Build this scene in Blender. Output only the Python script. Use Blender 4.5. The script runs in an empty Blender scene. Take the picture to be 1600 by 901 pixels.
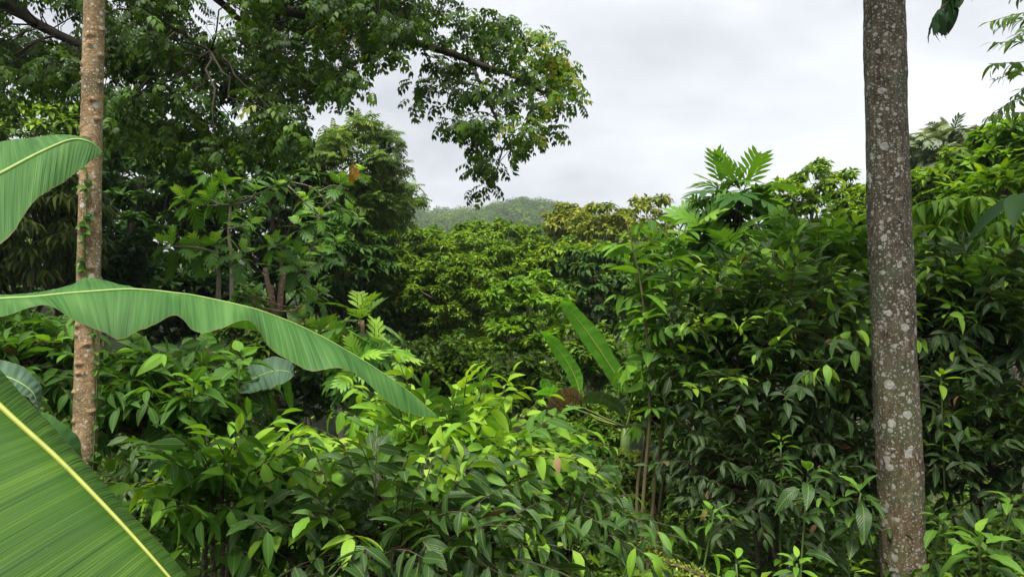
import bpy, math, random
import numpy as np
from mathutils import Vector, Matrix, noise as mnoise

SC = bpy.context.scene
COL = SC.collection
R = np.random.default_rng(11)
random.seed(4)

# ------------------------------------------------------------------ camera, sky, sun, exposure
F = 1120.0                      # focal length in pixels of a 1600 px wide frame
PITCH = math.radians(2.5)
CAM = np.array([0.0, 0.0, 3.2])
cam = bpy.data.cameras.new('camera')
cam.lens = 36.0 * F / 1600.0
cam.sensor_width = 36.0
cam.clip_start = 0.05
cam.clip_end = 3000.0
cam_o = bpy.data.objects.new('camera', cam)
cam_o.location = CAM
cam_o.rotation_euler = (math.radians(90) + PITCH, 0, 0)
COL.objects.link(cam_o)
SC.camera = cam_o

SUN_EL, SUN_AZ = math.radians(66), math.radians(197)     # azimuth from +Y towards +X
W = bpy.data.worlds.new('World')
SC.world = W
W.use_nodes = True
nt = W.node_tree
nt.nodes.clear()
def N(t, **k):
    n = nt.nodes.new(t)
    for a, b in k.items(): setattr(n, a, b)
    return n
out = N('ShaderNodeOutputWorld'); bg = N('ShaderNodeBackground')
sky = N('ShaderNodeTexSky', sky_type='NISHITA')
sky.sun_disc = False
sky.sun_elevation = SUN_EL
sky.sun_rotation = SUN_AZ
tc = N('ShaderNodeTexCoord'); sep = N('ShaderNodeSeparateXYZ')
nt.links.new(tc.outputs['Generated'], sep.inputs[0])
def wm(op, a, b):
    n = N('ShaderNodeMath', operation=op)
    for i, v in enumerate((a, b)):
        if isinstance(v, (int, float)): n.inputs[i].default_value = v
        else: nt.links.new(v, n.inputs[i])
    return n.outputs[0]
zc = wm('ADD', wm('MAXIMUM', sep.outputs[2], 0.0), 0.16)
cmb = N('ShaderNodeCombineXYZ')
nt.links.new(wm('DIVIDE', sep.outputs[0], zc), cmb.inputs[0])
nt.links.new(wm('DIVIDE', sep.outputs[1], zc), cmb.inputs[1])
n1 = N('ShaderNodeTexNoise'); n1.inputs['Scale'].default_value = 1.15; n1.inputs['Detail'].default_value = 7; n1.inputs['Roughness'].default_value = .55; n1.inputs['Distortion'].default_value = .35
n2 = N('ShaderNodeTexNoise'); n2.inputs['Scale'].default_value = 2.6; n2.inputs['Detail'].default_value = 6; n2.inputs['Roughness'].default_value = .52; n2.inputs['Distortion'].default_value = .3
mpw = N('ShaderNodeMapping'); mpw.inputs['Scale'].default_value = (1, 1, 2.1); mpw.inputs['Location'].default_value = (.35, .1, .2)
nt.links.new(tc.outputs['Generated'], mpw.inputs[0])
nt.links.new(cmb.outputs[0], n1.inputs['Vector']); nt.links.new(mpw.outputs[0], n2.inputs['Vector'])
ramp = N('ShaderNodeValToRGB')
ramp.color_ramp.elements[0].position = .40; ramp.color_ramp.elements[0].color = (1.24, 1.29, 1.35, 1)
ramp.color_ramp.elements[1].position = .60; ramp.color_ramp.elements[1].color = (1.96, 1.99, 2.03, 1)
nt.links.new(wm('ADD', wm('MULTIPLY', n1.outputs[0], .38), wm('MULTIPLY', n2.outputs[0], .62)), ramp.inputs[0])
mx = N('ShaderNodeMixRGB'); mx.inputs[0].default_value = .965
nt.links.new(sky.outputs[0], mx.inputs[1]); nt.links.new(ramp.outputs[0], mx.inputs[2])
nt.links.new(mx.outputs[0], bg.inputs[0])
bg.inputs[1].default_value = .10
nt.links.new(bg.outputs[0], out.inputs[0])

sl = bpy.data.lights.new('sun', 'SUN')
sl.energy = 1.5
sl.angle = math.radians(30)
sl.color = (1, .96, .88)
so = bpy.data.objects.new('sun', sl)
sd = Vector((math.sin(SUN_AZ) * math.cos(SUN_EL), math.cos(SUN_AZ) * math.cos(SUN_EL), math.sin(SUN_EL)))
so.rotation_euler = (-sd).to_track_quat('-Z', 'Y').to_euler()
so.location = (0, 0, 40)
COL.objects.link(so)

SC.view_settings.view_transform = 'Standard'
SC.view_settings.look = 'None'
SC.view_settings.gamma = 1
SC.view_settings.exposure = 2.42
SC.view_settings.use_curve_mapping = False
cy = SC.cycles
cy.max_bounces = 6; cy.diffuse_bounces = 4; cy.glossy_bounces = 2; cy.transmission_bounces = 4; cy.transparent_max_bounces = 4; cy.volume_bounces = 0
cy.use_denoising = True
cy.caustics_reflective = False; cy.caustics_refractive = False

# ------------------------------------------------------------------ helpers
CP, SP = math.cos(PITCH), math.sin(PITCH)
def P(px, py, d):
    """the point seen at pixel (px, py) of the photograph, d metres ahead"""
    px = np.asarray(px, float); py = np.asarray(py, float); d = np.asarray(d, float)
    cx = (px - 800) / F; cz = (450.5 - py) / F
    y = CP - SP * cz; z = SP + CP * cz
    return np.stack(np.broadcast_arrays(cx / y * d, d + 0 * cx, z / y * d + CAM[2]), -1)
def proj(p):
    q = p - CAM
    dep = q[..., 1] * CP + q[..., 2] * SP
    zz = -q[..., 1] * SP + q[..., 2] * CP
    dep_ = np.maximum(dep, 1e-3)
    return 800 + F * q[..., 0] / dep_, 450.5 - F * zz / dep_, dep
def nrm(a):
    a = np.asarray(a, float)
    return a / np.maximum(np.linalg.norm(a, axis=-1, keepdims=True), 1e-9)
UP = np.array([0, 0, 1.0])
def ground(x, y):
    x = np.asarray(x, float); y = np.asarray(y, float)
    z = np.interp(y, [-60, 0, 3, 4.5, 8, 15, 25, 40, 70, 150, 280, 420, 600, 1000], [3, 1.5, 1.25, .95, .2, -1.5, -4, -6, -6, 0, 32, 66, 66, 60])
    z = z + .32 * np.clip(-x - 6, 0, 40) * np.clip((y - 2) / 10, 0, 1) * np.clip((130 - y) / 60, 0, 1) + .12 * np.clip(x - 9, 0, 40) * np.clip((y - 2) / 10, 0, 1) * np.clip((130 - y) / 60, 0, 1)
    z = z + .06 * np.sin(x * 1.7 + y * .6) + .05 * np.sin(y * 2.1 - x * .8) + np.clip(y / 60, 0, 1) * (.8 * np.sin(x * .11 + 1) + .7 * np.sin(y * .13 + x * .07))
    far = np.clip((y - 180) / 200, 0, 1)
    z = z + far * (0.3 + 3.6 * np.exp(-((x - 6) / 30) ** 2) - .0045 * np.clip(x - 22, 0, 80) ** 2 - .3 * np.clip(x - 102, 0, 500) - .0016 * np.clip(-x - 5, 0, 90) ** 2 - .2 * np.clip(-x - 95, 0, 500) + 1.0 * np.sin(x * .07) + .7 * np.sin(x * .19 + 1.3))
    return z
def catmull(pts, n):
    pts = np.asarray(pts, float); k = len(pts)
    q = np.vstack([2 * pts[0] - pts[1], pts, 2 * pts[-1] - pts[-2]])
    t = np.linspace(0, k - 1, n); i = np.minimum(t.astype(int), k - 2); f = (t - i)[:, None]
    a, b, c, d = q[i], q[i + 1], q[i + 2], q[i + 3]
    return .5 * (2 * b + (c - a) * f + (2 * a - 5 * b + 4 * c - d) * f ** 2 + (3 * b - a - 3 * c + d) * f ** 3)
def mesh(name, V, T, mats, uv=None, tint=None, mi=None, smooth=True):
    me = bpy.data.meshes.new(name)
    V = np.ascontiguousarray(V, np.float32); T = np.ascontiguousarray(T, np.int32)
    me.vertices.add(len(V)); me.vertices.foreach_set('co', V.ravel())
    me.loops.add(len(T) * 3); me.loops.foreach_set('vertex_index', T.ravel())
    me.polygons.add(len(T)); me.polygons.foreach_set('loop_start', np.arange(0, len(T) * 3, 3, dtype=np.int32))
    me.polygons.foreach_set('use_smooth', np.full(len(T), smooth))
    if mi is not None: me.polygons.foreach_set('material_index', np.ascontiguousarray(mi, np.int32))
    for m in mats: me.materials.append(m)
    if uv is not None:
        u = me.uv_layers.new(name='UVMap')
        u.data.foreach_set('uv', np.ascontiguousarray(uv, np.float32)[T.ravel()].ravel())
    if tint is not None:
        a = me.attributes.new('tint', 'FLOAT', 'POINT'); a.data.foreach_set('value', np.ascontiguousarray(tint, np.float32))
    me.update(calc_edges=True)
    return me
def link(name, me, parent=None, loc=None, **props):
    o = bpy.data.objects.new(name, me); COL.objects.link(o)
    if loc is not None: o.location = [float(v) for v in loc]
    if parent is not None: o.parent = parent
    for k, v in props.items(): o[k] = v
    return o
def thing(name, label, cat, base, group=None):
    o = link(name, None, None, base, label=label, category=cat)
    o.empty_display_size = .1
    if group: o['group'] = group
    return o
def tubes(Pn, Rn, s=4):
    """Pn (n,k,3) polylines, Rn (n,k) radii -> verts, tris (closed at the ends by a point each)"""
    n, k = Pn.shape[:2]
    T = nrm(np.gradient(Pn, axis=1))
    ref = np.where(np.abs(T[:, :1, 2:3]) > .9, np.array([1.0, 0, 0]), UP)
    A = nrm(np.cross(T, np.broadcast_to(ref, T.shape))); B = np.cross(T, A)
    th = np.arange(s) * 2 * np.pi / s
    V = Pn[:, :, None] + Rn[:, :, None, None] * (A[:, :, None] * np.cos(th)[:, None] + B[:, :, None] * np.sin(th)[:, None])
    V = V.reshape(n, k * s, 3)
    V = np.concatenate([V, Pn[:, :1], Pn[:, -1:]], 1)
    f = []
    for i in range(k - 1):
        for j in range(s):
            a, b = i * s + j, i * s + (j + 1) % s
            f += [(a, b, b + s), (a, b + s, a + s)]
    for j in range(s):
        f.append((k * s, (j + 1) % s, j)); f.append((k * s + 1, (k - 1) * s + j, (k - 1) * s + (j + 1) % s))
    f = np.array(f)
    m = k * s + 2
    return V.reshape(-1, 3), (f[None] + (np.arange(n) * m)[:, None, None]).reshape(-1, 3)
def cat_vf(parts):
    V, T, o = [], [], 0
    for v, t in parts:
        V.append(v); T.append(t + o); o += len(v)
    return np.concatenate(V), np.concatenate(T)
def frames(axis, n, s):
    Y = nrm(axis); X = nrm(np.cross(Y, n)); Z = np.cross(X, Y)
    return np.stack([X, Y, Z], -1) * np.asarray(s)[..., None, None]

# ------------------------------------------------------------------ leaf templates: base at origin, along +Y, length 1, face up +Z
TPL = {}
def leaf_tpl(w=.4, n=5, fold=.3, droop=.3, peak=.45, sharp=1.0, pet=.08, curl=0., wave=0.):
    t = np.linspace(0, 1, n + 1)
    e = math.log(.5) / math.log(peak)
    prof = np.sin(np.pi * t ** e) ** .62 * (1 - sharp * .45 * t ** 3)
    V, UV, T = [], [], []
    V.append((0, -pet, 0)); UV.append((.5, 0))
    for i, (a, p) in enumerate(zip(t, prof)):
        z = -droop * a * a
        y = a * (1 - .25 * droop * a)
        hw = max(w * .5 * p, .004)
        wv = wave * math.sin(a * 19)
        for sx in (-1, 0, 1):
            V.append((sx * hw * (1 - .3 * fold), y, z + abs(sx) * (hw * fold + wv * hw) + curl * sx * hw)); UV.append((.5 + .5 * sx * p, a))
    T += [(0, 2, 1), (0, 3, 2)]
    for i in range(n):
        a = 1 + i * 3; b = a + 3
        T += [(a, a + 1, b + 1), (a, b + 1, b), (a + 1, a + 2, b + 2), (a + 1, b + 2, b + 1)]
    return np.array(V, float), np.array(T), np.array(UV, float)
TPL['broad'] = [leaf_tpl(0.40, 7, .25, .25, .47, .8), leaf_tpl(0.43, 7, .4, .4, .5, .7, wave=.08), leaf_tpl(.41, 7, .15, .5, .46, .9, curl=.15), leaf_tpl(0.41, 7, .35, .1, .44, .8, curl=-.12), leaf_tpl(0.39, 7, .6, .3, .47, .8), leaf_tpl(0.41, 7, .05, .2, .48, .7, wave=.12)]
TPL['broad_lo'] = [leaf_tpl(0.41, 4, .25, .25, .47, .8), leaf_tpl(0.45, 4, .4, .4, .5, .7), leaf_tpl(.43, 4, .15, .5, .46, .9, curl=.15), leaf_tpl(0.42, 4, .6, .3, .47, .8)]
TPL['oblong_lo'] = [leaf_tpl(.36, 4, .25, .3, .5), leaf_tpl(.34, 4, .1, .65, .5, curl=.15)]
LOW = {'broad': 'broad_lo', 'oblong': 'oblong_lo'}
TPL['oblong'] = [leaf_tpl(.34, 6, .25, .3, .5), leaf_tpl(.36, 6, .4, .5, .52, wave=.06), leaf_tpl(.32, 6, .1, .65, .5, curl=.15)]
TPL['big'] = [leaf_tpl(.5, 9, .2, .35, .45, wave=.1, pet=.25), leaf_tpl(.54, 9, .3, .55, .45, wave=.14, pet=.25), leaf_tpl(.46, 9, .1, .75, .48, curl=.15, wave=.1, pet=.25)]
TPL['long'] = [leaf_tpl(.26, 7, .25, .6, .5, wave=.1), leaf_tpl(.28, 7, .35, .9, .5, wave=.12), leaf_tpl(.24, 7, .2, .35, .45)]
TPL['round'] = [leaf_tpl(.7, 5, .2, .2, .42), leaf_tpl(.78, 5, .35, .4, .4)]
TPL['small'] = [leaf_tpl(.5, 3, .3, .3, .45, pet=0), leaf_tpl(.45, 3, .15, .6, .45, pet=0), leaf_tpl(.5, 3, .45, .1, .45, pet=0)]
def diamond(w=.5, fold=.3, droop=.3):
    V = np.array([(0, 0, 0), (-w / 2, .45, w * fold / 2 - droop * .2), (0, .5, -droop * .25), (w / 2, .45, w * fold / 2 - droop * .2), (0, 1 - .2 * droop, -droop)])
    return V, np.array([(0, 2, 1), (0, 3, 2), (1, 2, 4), (2, 3, 4)]), np.array([(.5, 0), (0, .5), (.5, .5), (1, .5), (.5, 1.)])
TPL['narrow'] = [diamond(.2, .2, .4), diamond(.22, .3, .7), diamond(.18, .3, .2)]
TPL['tiny'] = [diamond(), diamond(.44, .1, .6), diamond(.55, .45, .1)]
def frond_tpl(pairs=4, w=.45, ll=.42, droop=.45, n=2, fold=.25, ang=62, hang=.25):
    V, T, UV, o = [], [], [], 0
    lv, lt, lu = leaf_tpl(w, n, fold, .3, .45, pet=.05) if n > 2 else diamond(w, fold, .3)
    k = pairs
    def at(s): return np.array([0, s * (1 - .2 * droop * s), -droop * s * s])
    for i in range(k * 2 + 1):
        if i == k * 2: s, a, sc = .86, 0, 1.05
        else:
            s = .22 + .62 * (i // 2) / max(k - 1, 1) + (.05 if i % 2 else 0)
            a = math.radians(ang - 12 * s) * (1 if i % 2 else -1); sc = .85 + .3 * math.sin(s * 3)
        d = np.array([math.sin(a), math.cos(a), -droop * s * 1.2 - hang])
        M = frames(d, np.array([0, .25, 1.0]), ll * sc)
        V.append(at(s) + lv @ M.T); T.append(lt + o); UV.append(lu); o += len(lv)
    rp = np.array([at(s) for s in np.linspace(0, .9, 3)])
    v = np.concatenate([rp + [.008, 0, 0], rp - [.008, 0, 0]]); t = np.array([(0, 1, 4), (0, 4, 3), (1, 2, 5), (1, 5, 4)])
    V.append(v); T.append(t + o); UV.append(np.tile([.5, .5], (len(v), 1)))
    return np.concatenate(V), np.concatenate(T), np.concatenate(UV)
TPL['frond'] = [frond_tpl(3, w=.5, ll=.46), frond_tpl(3, w=.5, ll=.46, droop=.7), frond_tpl(4, droop=.2, hang=.4)]
TPL['frond_fine'] = [frond_tpl(4, w=.36, ll=.36, n=1), frond_tpl(5, w=.34, ll=.32, n=1, droop=.6), frond_tpl(4, w=.36, ll=.38, n=1, droop=.2, hang=.1)]
def lobed_tpl(pairs=5, droop=.35, fold=.15, w=.36):
    V, T, UV = [], [], []
    def pt(x, y):
        V.append((x, y * (1 - .2 * droop * y), -droop * y * y + abs(x) * fold - x * x * .35)); UV.append((.5 + x, y)); return len(V) - 1
    V.append((0, -.12, 0)); UV.append((.5, 0))
    t = np.linspace(0, .9, pairs + 1)
    mid = [pt(0, a) for a in t]
    tip = pt(0, 1.0)
    for sg in (-1, 1):
        def f3(a, b, c): T.append((a, b, c) if sg < 0 else (a, c, b))
        inner = [pt(sg * (.025 + .045 * math.sin(math.pi * min(1, a + .12))), a + .015) for a in t]
        for i in range(pairs):
            f3(mid[i], mid[i + 1], inner[i + 1]); f3(mid[i], inner[i + 1], inner[i])
            s = (t[i] + t[i + 1]) / 2
            L = w * (.55 + .6 * math.sin(math.pi * (s * .8 + .18)))
            a = math.radians(58 - 34 * s)
            dx, dy = math.sin(a), math.cos(a)
            hw = (t[1] - t[0]) * .31
            nx, ny = -dy, dx
            def q(l, off): return pt(sg * (.06 + l * L * dx + off * hw * nx), s + l * L * dy + off * hw * ny)
            a1, b1 = q(.3, 1.02), q(.3, -1.02); a2, b2 = q(.68, .95), q(.68, -.95); tp = q(1.05, 0)
            f3(inner[i], a1, b1); f3(inner[i], inner[i + 1], a1) if i > 2 else None; f3(b1, a1, a2); f3(b1, a2, b2); f3(b2, a2, tp)
        f3(mid[-1], tip, inner[-1])
    v, tt = tubes(np.array([[(0, -.25, .02), (0, -.1, 0), (0, .3, -droop * .09 - .008)]]), np.array([[.012, .011, .006]]), 3)
    o = len(V)
    return np.concatenate([np.array(V, float), v]), np.concatenate([np.array(T), tt + o]), np.concatenate([np.array(UV, float), np.tile([.5, .3], (len(v), 1))])
TPL['lobed'] = [lobed_tpl(5, .35), lobed_tpl(5, .7, .1), lobed_tpl(6, .15, .25), lobed_tpl(4, .5, .05, .4)]
def frond_palm(pairs=14):
    V, T, UV, o = [], [], [], 0
    lv, lt, lu = diamond(.14, .3, .5)
    for i in range(pairs * 2):
        s = .15 + .85 * (i // 2) / pairs
        a = math.radians(58 - 30 * s) * (1 if i % 2 else -1)
        M = frames(np.array([math.sin(a), math.cos(a), -.25 - .3 * s]), np.array([0, .2, 1.0]), .42 * (1 - .55 * s * s))
        V.append(np.array([0, s, .25 * s - .5 * s * s]) + lv @ M.T); T.append(lt + o); UV.append(lu); o += len(lv)
    s = np.linspace(0, 1, 6)
    v, t = tubes(np.stack([0 * s, s, .25 * s - .5 * s * s], -1)[None], np.linspace(.012, .003, 6)[None], 3)
    V.append(v); T.append(t + o); UV.append(np.tile([.5, .5], (len(v), 1)))
    return np.concatenate(V), np.concatenate(T), np.concatenate(UV)
TPL['palm'] = [frond_palm(14), frond_palm(12)]

# ------------------------------------------------------------------ materials
def new_mat(name):
    m = bpy.data.materials.new(name); m.use_nodes = True; m.node_tree.nodes.clear(); return m
class G:
    def __init__(s, m): s.t = m.node_tree
    def n(s, t, **k):
        x = s.t.nodes.new(t)
        for a, b in k.items(): setattr(x, a, b)
        return x
    def l(s, a, b): s.t.links.new(a, b)
    def put(s, sock, v):
        if isinstance(v, (int, float, tuple)): sock.default_value = v
        else: s.l(v, sock)
    def math(s, op, a, b=0., c=None, clamp=False):
        x = s.n('ShaderNodeMath', operation=op, use_clamp=clamp); s.put(x.inputs[0], a); s.put(x.inputs[1], b)
        if c is not None: s.put(x.inputs[2], c)
        return x.outputs[0]
    def mix(s, f, a, b, mode='MIX'):
        x = s.n('ShaderNodeMixRGB', blend_type=mode); s.put(x.inputs[0], f); s.put(x.inputs[1], a); s.put(x.inputs[2], b); return x.outputs[0]
    def ramp(s, f, stops):
        x = s.n('ShaderNodeValToRGB'); e = x.color_ramp.elements
        for i, (p, c) in enumerate(stops):
            q = e[i] if i < 2 else e.new(p)
            q.position = p; q.color = (*c, 1) if len(c) == 3 else c
        s.put(x.inputs[0], f); return x.outputs[0]
    def noise(s, scale, detail=3, vec=None, rough=.5):
        x = s.n('ShaderNodeTexNoise'); x.inputs['Scale'].default_value = scale; x.inputs['Detail'].default_value = detail; x.inputs['Roughness'].default_value = rough
        if vec is not None: s.l(vec, x.inputs['Vector'])
        return x.outputs[0]
    def bump(s, h, strength, dist):
        x = s.n('ShaderNodeBump'); x.inputs['Strength'].default_value = strength; x.inputs['Distance'].default_value = dist; s.l(h, x.inputs['Height']); return x.outputs[0]
MAT = {}
def leaf_mat(name, stops, rough=.42, trans=.28, veins=0., spec=.4, tw=(1.25, 1.2, .45)):
    m = new_mat(name); g = G(m)
    a1 = g.n('ShaderNodeAttribute', attribute_name='tint', attribute_type='GEOMETRY')
    a2 = g.n('ShaderNodeAttribute', attribute_name='tint', attribute_type='OBJECT')
    geo = g.n('ShaderNodeNewGeometry')
    t = g.math('ADD', a1.outputs['Fac'], a2.outputs['Fac'])
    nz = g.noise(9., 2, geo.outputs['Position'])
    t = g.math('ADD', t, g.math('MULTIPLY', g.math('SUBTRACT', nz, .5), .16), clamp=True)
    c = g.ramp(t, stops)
    b = g.n('ShaderNodeBsdfPrincipled')
    if veins:
        uv = g.n('ShaderNodeUVMap', uv_map='UVMap'); sp = g.n('ShaderNodeSeparateXYZ'); g.l(uv.outputs[0], sp.inputs[0])
        au = g.math('ABSOLUTE', g.math('SUBTRACT', sp.outputs[0], .5))
        w = g.math('SINE', g.math('MULTIPLY', g.math('SUBTRACT', sp.outputs[1], g.math('MULTIPLY', au, .7)), 62.))
        rib = g.math('SUBTRACT', 1., g.math('DIVIDE', au, .05), clamp=True)
        vein = g.math('POWER', g.math('ADD', g.math('MULTIPLY', w, .5), .5), 6.)
        c = g.mix(g.math('MULTIPLY', g.math('MAXIMUM', rib, g.math('MULTIPLY', vein, .45)), .42 * veins), c, (.34, .46, .12, 1))
        h = g.math('SUBTRACT', g.math('MULTIPLY', w, .35), rib)
        g.l(g.bump(h, .35 * veins, .006), b.inputs['Normal'])
    g.l(c, b.inputs['Base Color'])
    b.inputs['Roughness'].default_value = rough
    b.inputs['Specular IOR Level'].default_value = spec
    tr = g.n('ShaderNodeBsdfTranslucent'); g.l(g.mix(1., c, (*tw, 1), 'MULTIPLY'), tr.inputs[0])
    ms = g.n('ShaderNodeMixShader'); ms.inputs[0].default_value = trans
    o = g.n('ShaderNodeOutputMaterial')
    g.l(b.outputs[0], ms.inputs[1]); g.l(tr.outputs[0], ms.inputs[2]); g.l(ms.outputs[0], o.inputs[0])
    MAT[name] = m
def S(*c): return [(p, x) for p, x in zip((0., .4, .75, 1.), c)]
leaf_mat('leaf_fresh', S((.022, .072, .012), (.052, .155, .016), (.17, .37, .025), (.30, .49, .04)), veins=1., trans=.42, rough=.55, spec=.25)
leaf_mat('leaf_dark', S((.012, .038, .010), (.030, .085, .014), (.13, .30, .022), (.28, .47, .04)), veins=1., rough=.43, spec=.38, trans=.32)
leaf_mat('leaf_lime', S((.05, .13, .010), (.12, .27, .014), (.26, .45, .02), (.42, .53, .04)), veins=1., trans=.4, rough=.5, spec=.25)
leaf_mat('leaf_forest', S((.036, .080, .010), (.085, .170, .016), (.18, .31, .022), (.28, .38, .03)), trans=.34, rough=.55, spec=.2)
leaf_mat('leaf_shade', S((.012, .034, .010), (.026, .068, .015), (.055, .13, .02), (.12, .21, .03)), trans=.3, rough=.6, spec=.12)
leaf_mat('leaf_canopy', S((.024, .054, .008), (.052, .115, .012), (.12, .23, .018), (.30, .31, .03)), trans=.46, rough=.5, spec=.25)
leaf_mat('leaf_olive', S((.06, .10, .018), (.14, .19, .025), (.25, .28, .03), (.37, .35, .04)), trans=.3, rough=.6, spec=.15)
leaf_mat('leaf_feather', S((.045, .085, .02), (.095, .17, .028), (.16, .26, .035), (.25, .32, .05)), trans=.3, rough=.6, spec=.15)
leaf_mat('leaf_lobed', S((.022, .075, .014), (.05, .145, .02), (.16, .35, .03), (.30, .50, .05)), rough=.45, trans=.32, spec=.3)
leaf_mat('leaf_pale', S((.08, .12, .06), (.14, .19, .08), (.20, .26, .09), (.30, .33, .10)), trans=.2, rough=.5)
leaf_mat('leaf_bamboo', S((.03, .055, .012), (.065, .105, .018), (.13, .18, .03), (.22, .25, .05)), trans=.28, rough=.55, spec=.2)
leaf_mat('leaf_dry', S((.10, .06, .025), (.16, .10, .04), (.22, .14, .06), (.28, .19, .08)), trans=.15, rough=.7)
leaf_mat('leaf_rust', S((.30, .10, .015), (.45, .20, .02), (.50, .28, .03), (.5, .33, .05)), trans=.25)
leaf_mat('leaf_moss', S((.12, .16, .02), (.22, .27, .03), (.32, .38, .05), (.45, .46, .1)), trans=.3)

def bark(name, stops, scale, lichen=0., lscale=18., lcol=(.52, .50, .44), rough=.9, bumpd=.01, ring=0., green=0., low=None):
    m = new_mat(name); g = G(m)
    tcn = g.n('ShaderNodeTexCoord'); ob = tcn.outputs['Object']
    mp = g.n('ShaderNodeMapping'); g.l(ob, mp.inputs[0]); mp.inputs['Scale'].default_value = (1, 1, .3 if not ring else 1.25)
    nz = g.noise(scale, 6, mp.outputs[0], .65); n2_ = g.noise(scale * .22, 3, ob)
    f = g.math('ADD', g.math('MULTIPLY', nz, .65), g.math('MULTIPLY', n2_, .35))
    c = g.ramp(f, stops)
    h = f
    if green:
        c = g.mix(g.math('MULTIPLY', g.ramp(g.noise(3.2, 4, ob), [(.48, (0, 0, 0)), (.62, (1, 1, 1))]), green), c, (.055, .075, .04, 1))
    if low:
        sz_ = g.n('ShaderNodeSeparateXYZ'); g.l(ob, sz_.inputs[0])
        k = g.math('SUBTRACT', 1.15, g.math('ADD', g.math('MULTIPLY', sz_.outputs[2], .36), g.math('MULTIPLY', n2_, .5)), clamp=True)
        c = g.mix(g.math('MULTIPLY', k, .8), c, g.mix(1., c, (*low, 1), 'MULTIPLY'))
    if lichen:
        for sc, th, st in ((lscale, .40, 1.), (lscale * 2.1, .46, .9), (lscale * 4.5, .52, .85), (lscale * 8, .55, .7)):
            vo = g.n('ShaderNodeTexVoronoi'); vo.inputs['Scale'].default_value = sc; vo.inputs['Randomness'].default_value = 1
            wob = g.n('ShaderNodeVectorMath', operation='ADD'); nn = g.n('ShaderNodeTexNoise'); nn.inputs['Scale'].default_value = sc * 2.4; nn.inputs['Detail'].default_value = 4
            g.l(ob, nn.inputs['Vector']); sc_ = g.n('ShaderNodeVectorMath', operation='SCALE'); sc_.inputs['Scale'].default_value = .30 / sc
            g.l(nn.outputs['Color'], sc_.inputs[0]); g.l(ob, wob.inputs[0]); g.l(sc_.outputs[0], wob.inputs[1]); g.l(wob.outputs[0], vo.inputs['Vector'])
            sx = g.n('ShaderNodeSeparateXYZ'); g.l(vo.outputs['Color'], sx.inputs[0])
            size = g.math('MULTIPLY', g.math('SUBTRACT', sx.outputs[0], 1 - lichen), th / lichen)
            k = g.math('MULTIPLY', g.math('SUBTRACT', size, vo.outputs['Distance']), 22., clamp=True)
            tone = g.mix(sx.outputs[1], (lcol[0] * .62, lcol[1] * .62, lcol[2] * .6, 1), (*lcol, 1))
            tone = g.mix(.5, tone, g.ramp(g.noise(60, 3, ob), [(.3, (.2, .2, .18)), (.7, (.62, .61, .56))]))
            c = g.mix(g.math('MULTIPLY', k, st * .85), c, tone)
            h = g.math('ADD', h, g.math('MULTIPLY', k, .12))
    b = g.n('ShaderNodeBsdfPrincipled'); g.l(c, b.inputs['Base Color']); b.inputs['Roughness'].default_value = rough; b.inputs['Specular IOR Level'].default_value = .2
    g.l(g.bump(h, .8, bumpd), b.inputs['Normal'])
    o = g.n('ShaderNodeOutputMaterial'); g.l(b.outputs[0], o.inputs[0]); MAT[name] = m
bark('bark_pale_trunk', [(.32, (.09, .052, .022)), (.5, (.26, .165, .078)), (.68, (.44, .32, .185))], 42, .5, 20, (.62, .57, .46), ring=1, bumpd=.012, green=.45)
bark('bark_grey_trunk', [(.34, (.022, .018, .012)), (.5, (.066, .054, .037)), (.66, (.15, .125, .086))], 40, .6, 11, (.31, .30, .26), bumpd=.022, green=.6, low=(2.1, 1.7, 1.2))
bark('bark_dark', [(.3, (.018, .015, .012)), (.6, (.05, .04, .03))], 20)
bark('bark_mid', [(.3, (.06, .045, .03)), (.6, (.15, .12, .085))], 25, .4, 14, (.42, .42, .38))
bark('bark_pale', [(.3, (.10, .085, .06)), (.6, (.28, .24, .18))], 25, .4, 14, (.46, .45, .4))
bark('bark_wood', [(.3, (.10, .055, .03)), (.6, (.25, .16, .10))], 25, .3, 14, (.5, .46, .4))
bark('twig_green', [(.3, (.05, .09, .02)), (.6, (.10, .15, .04))], 20)
bark('twig_brown', [(.3, (.035, .028, .018)), (.6, (.09, .07, .045))], 20)
bark('cane', [(.3, (.06, .055, .022)), (.6, (.14, .115, .055))], 16)

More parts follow.
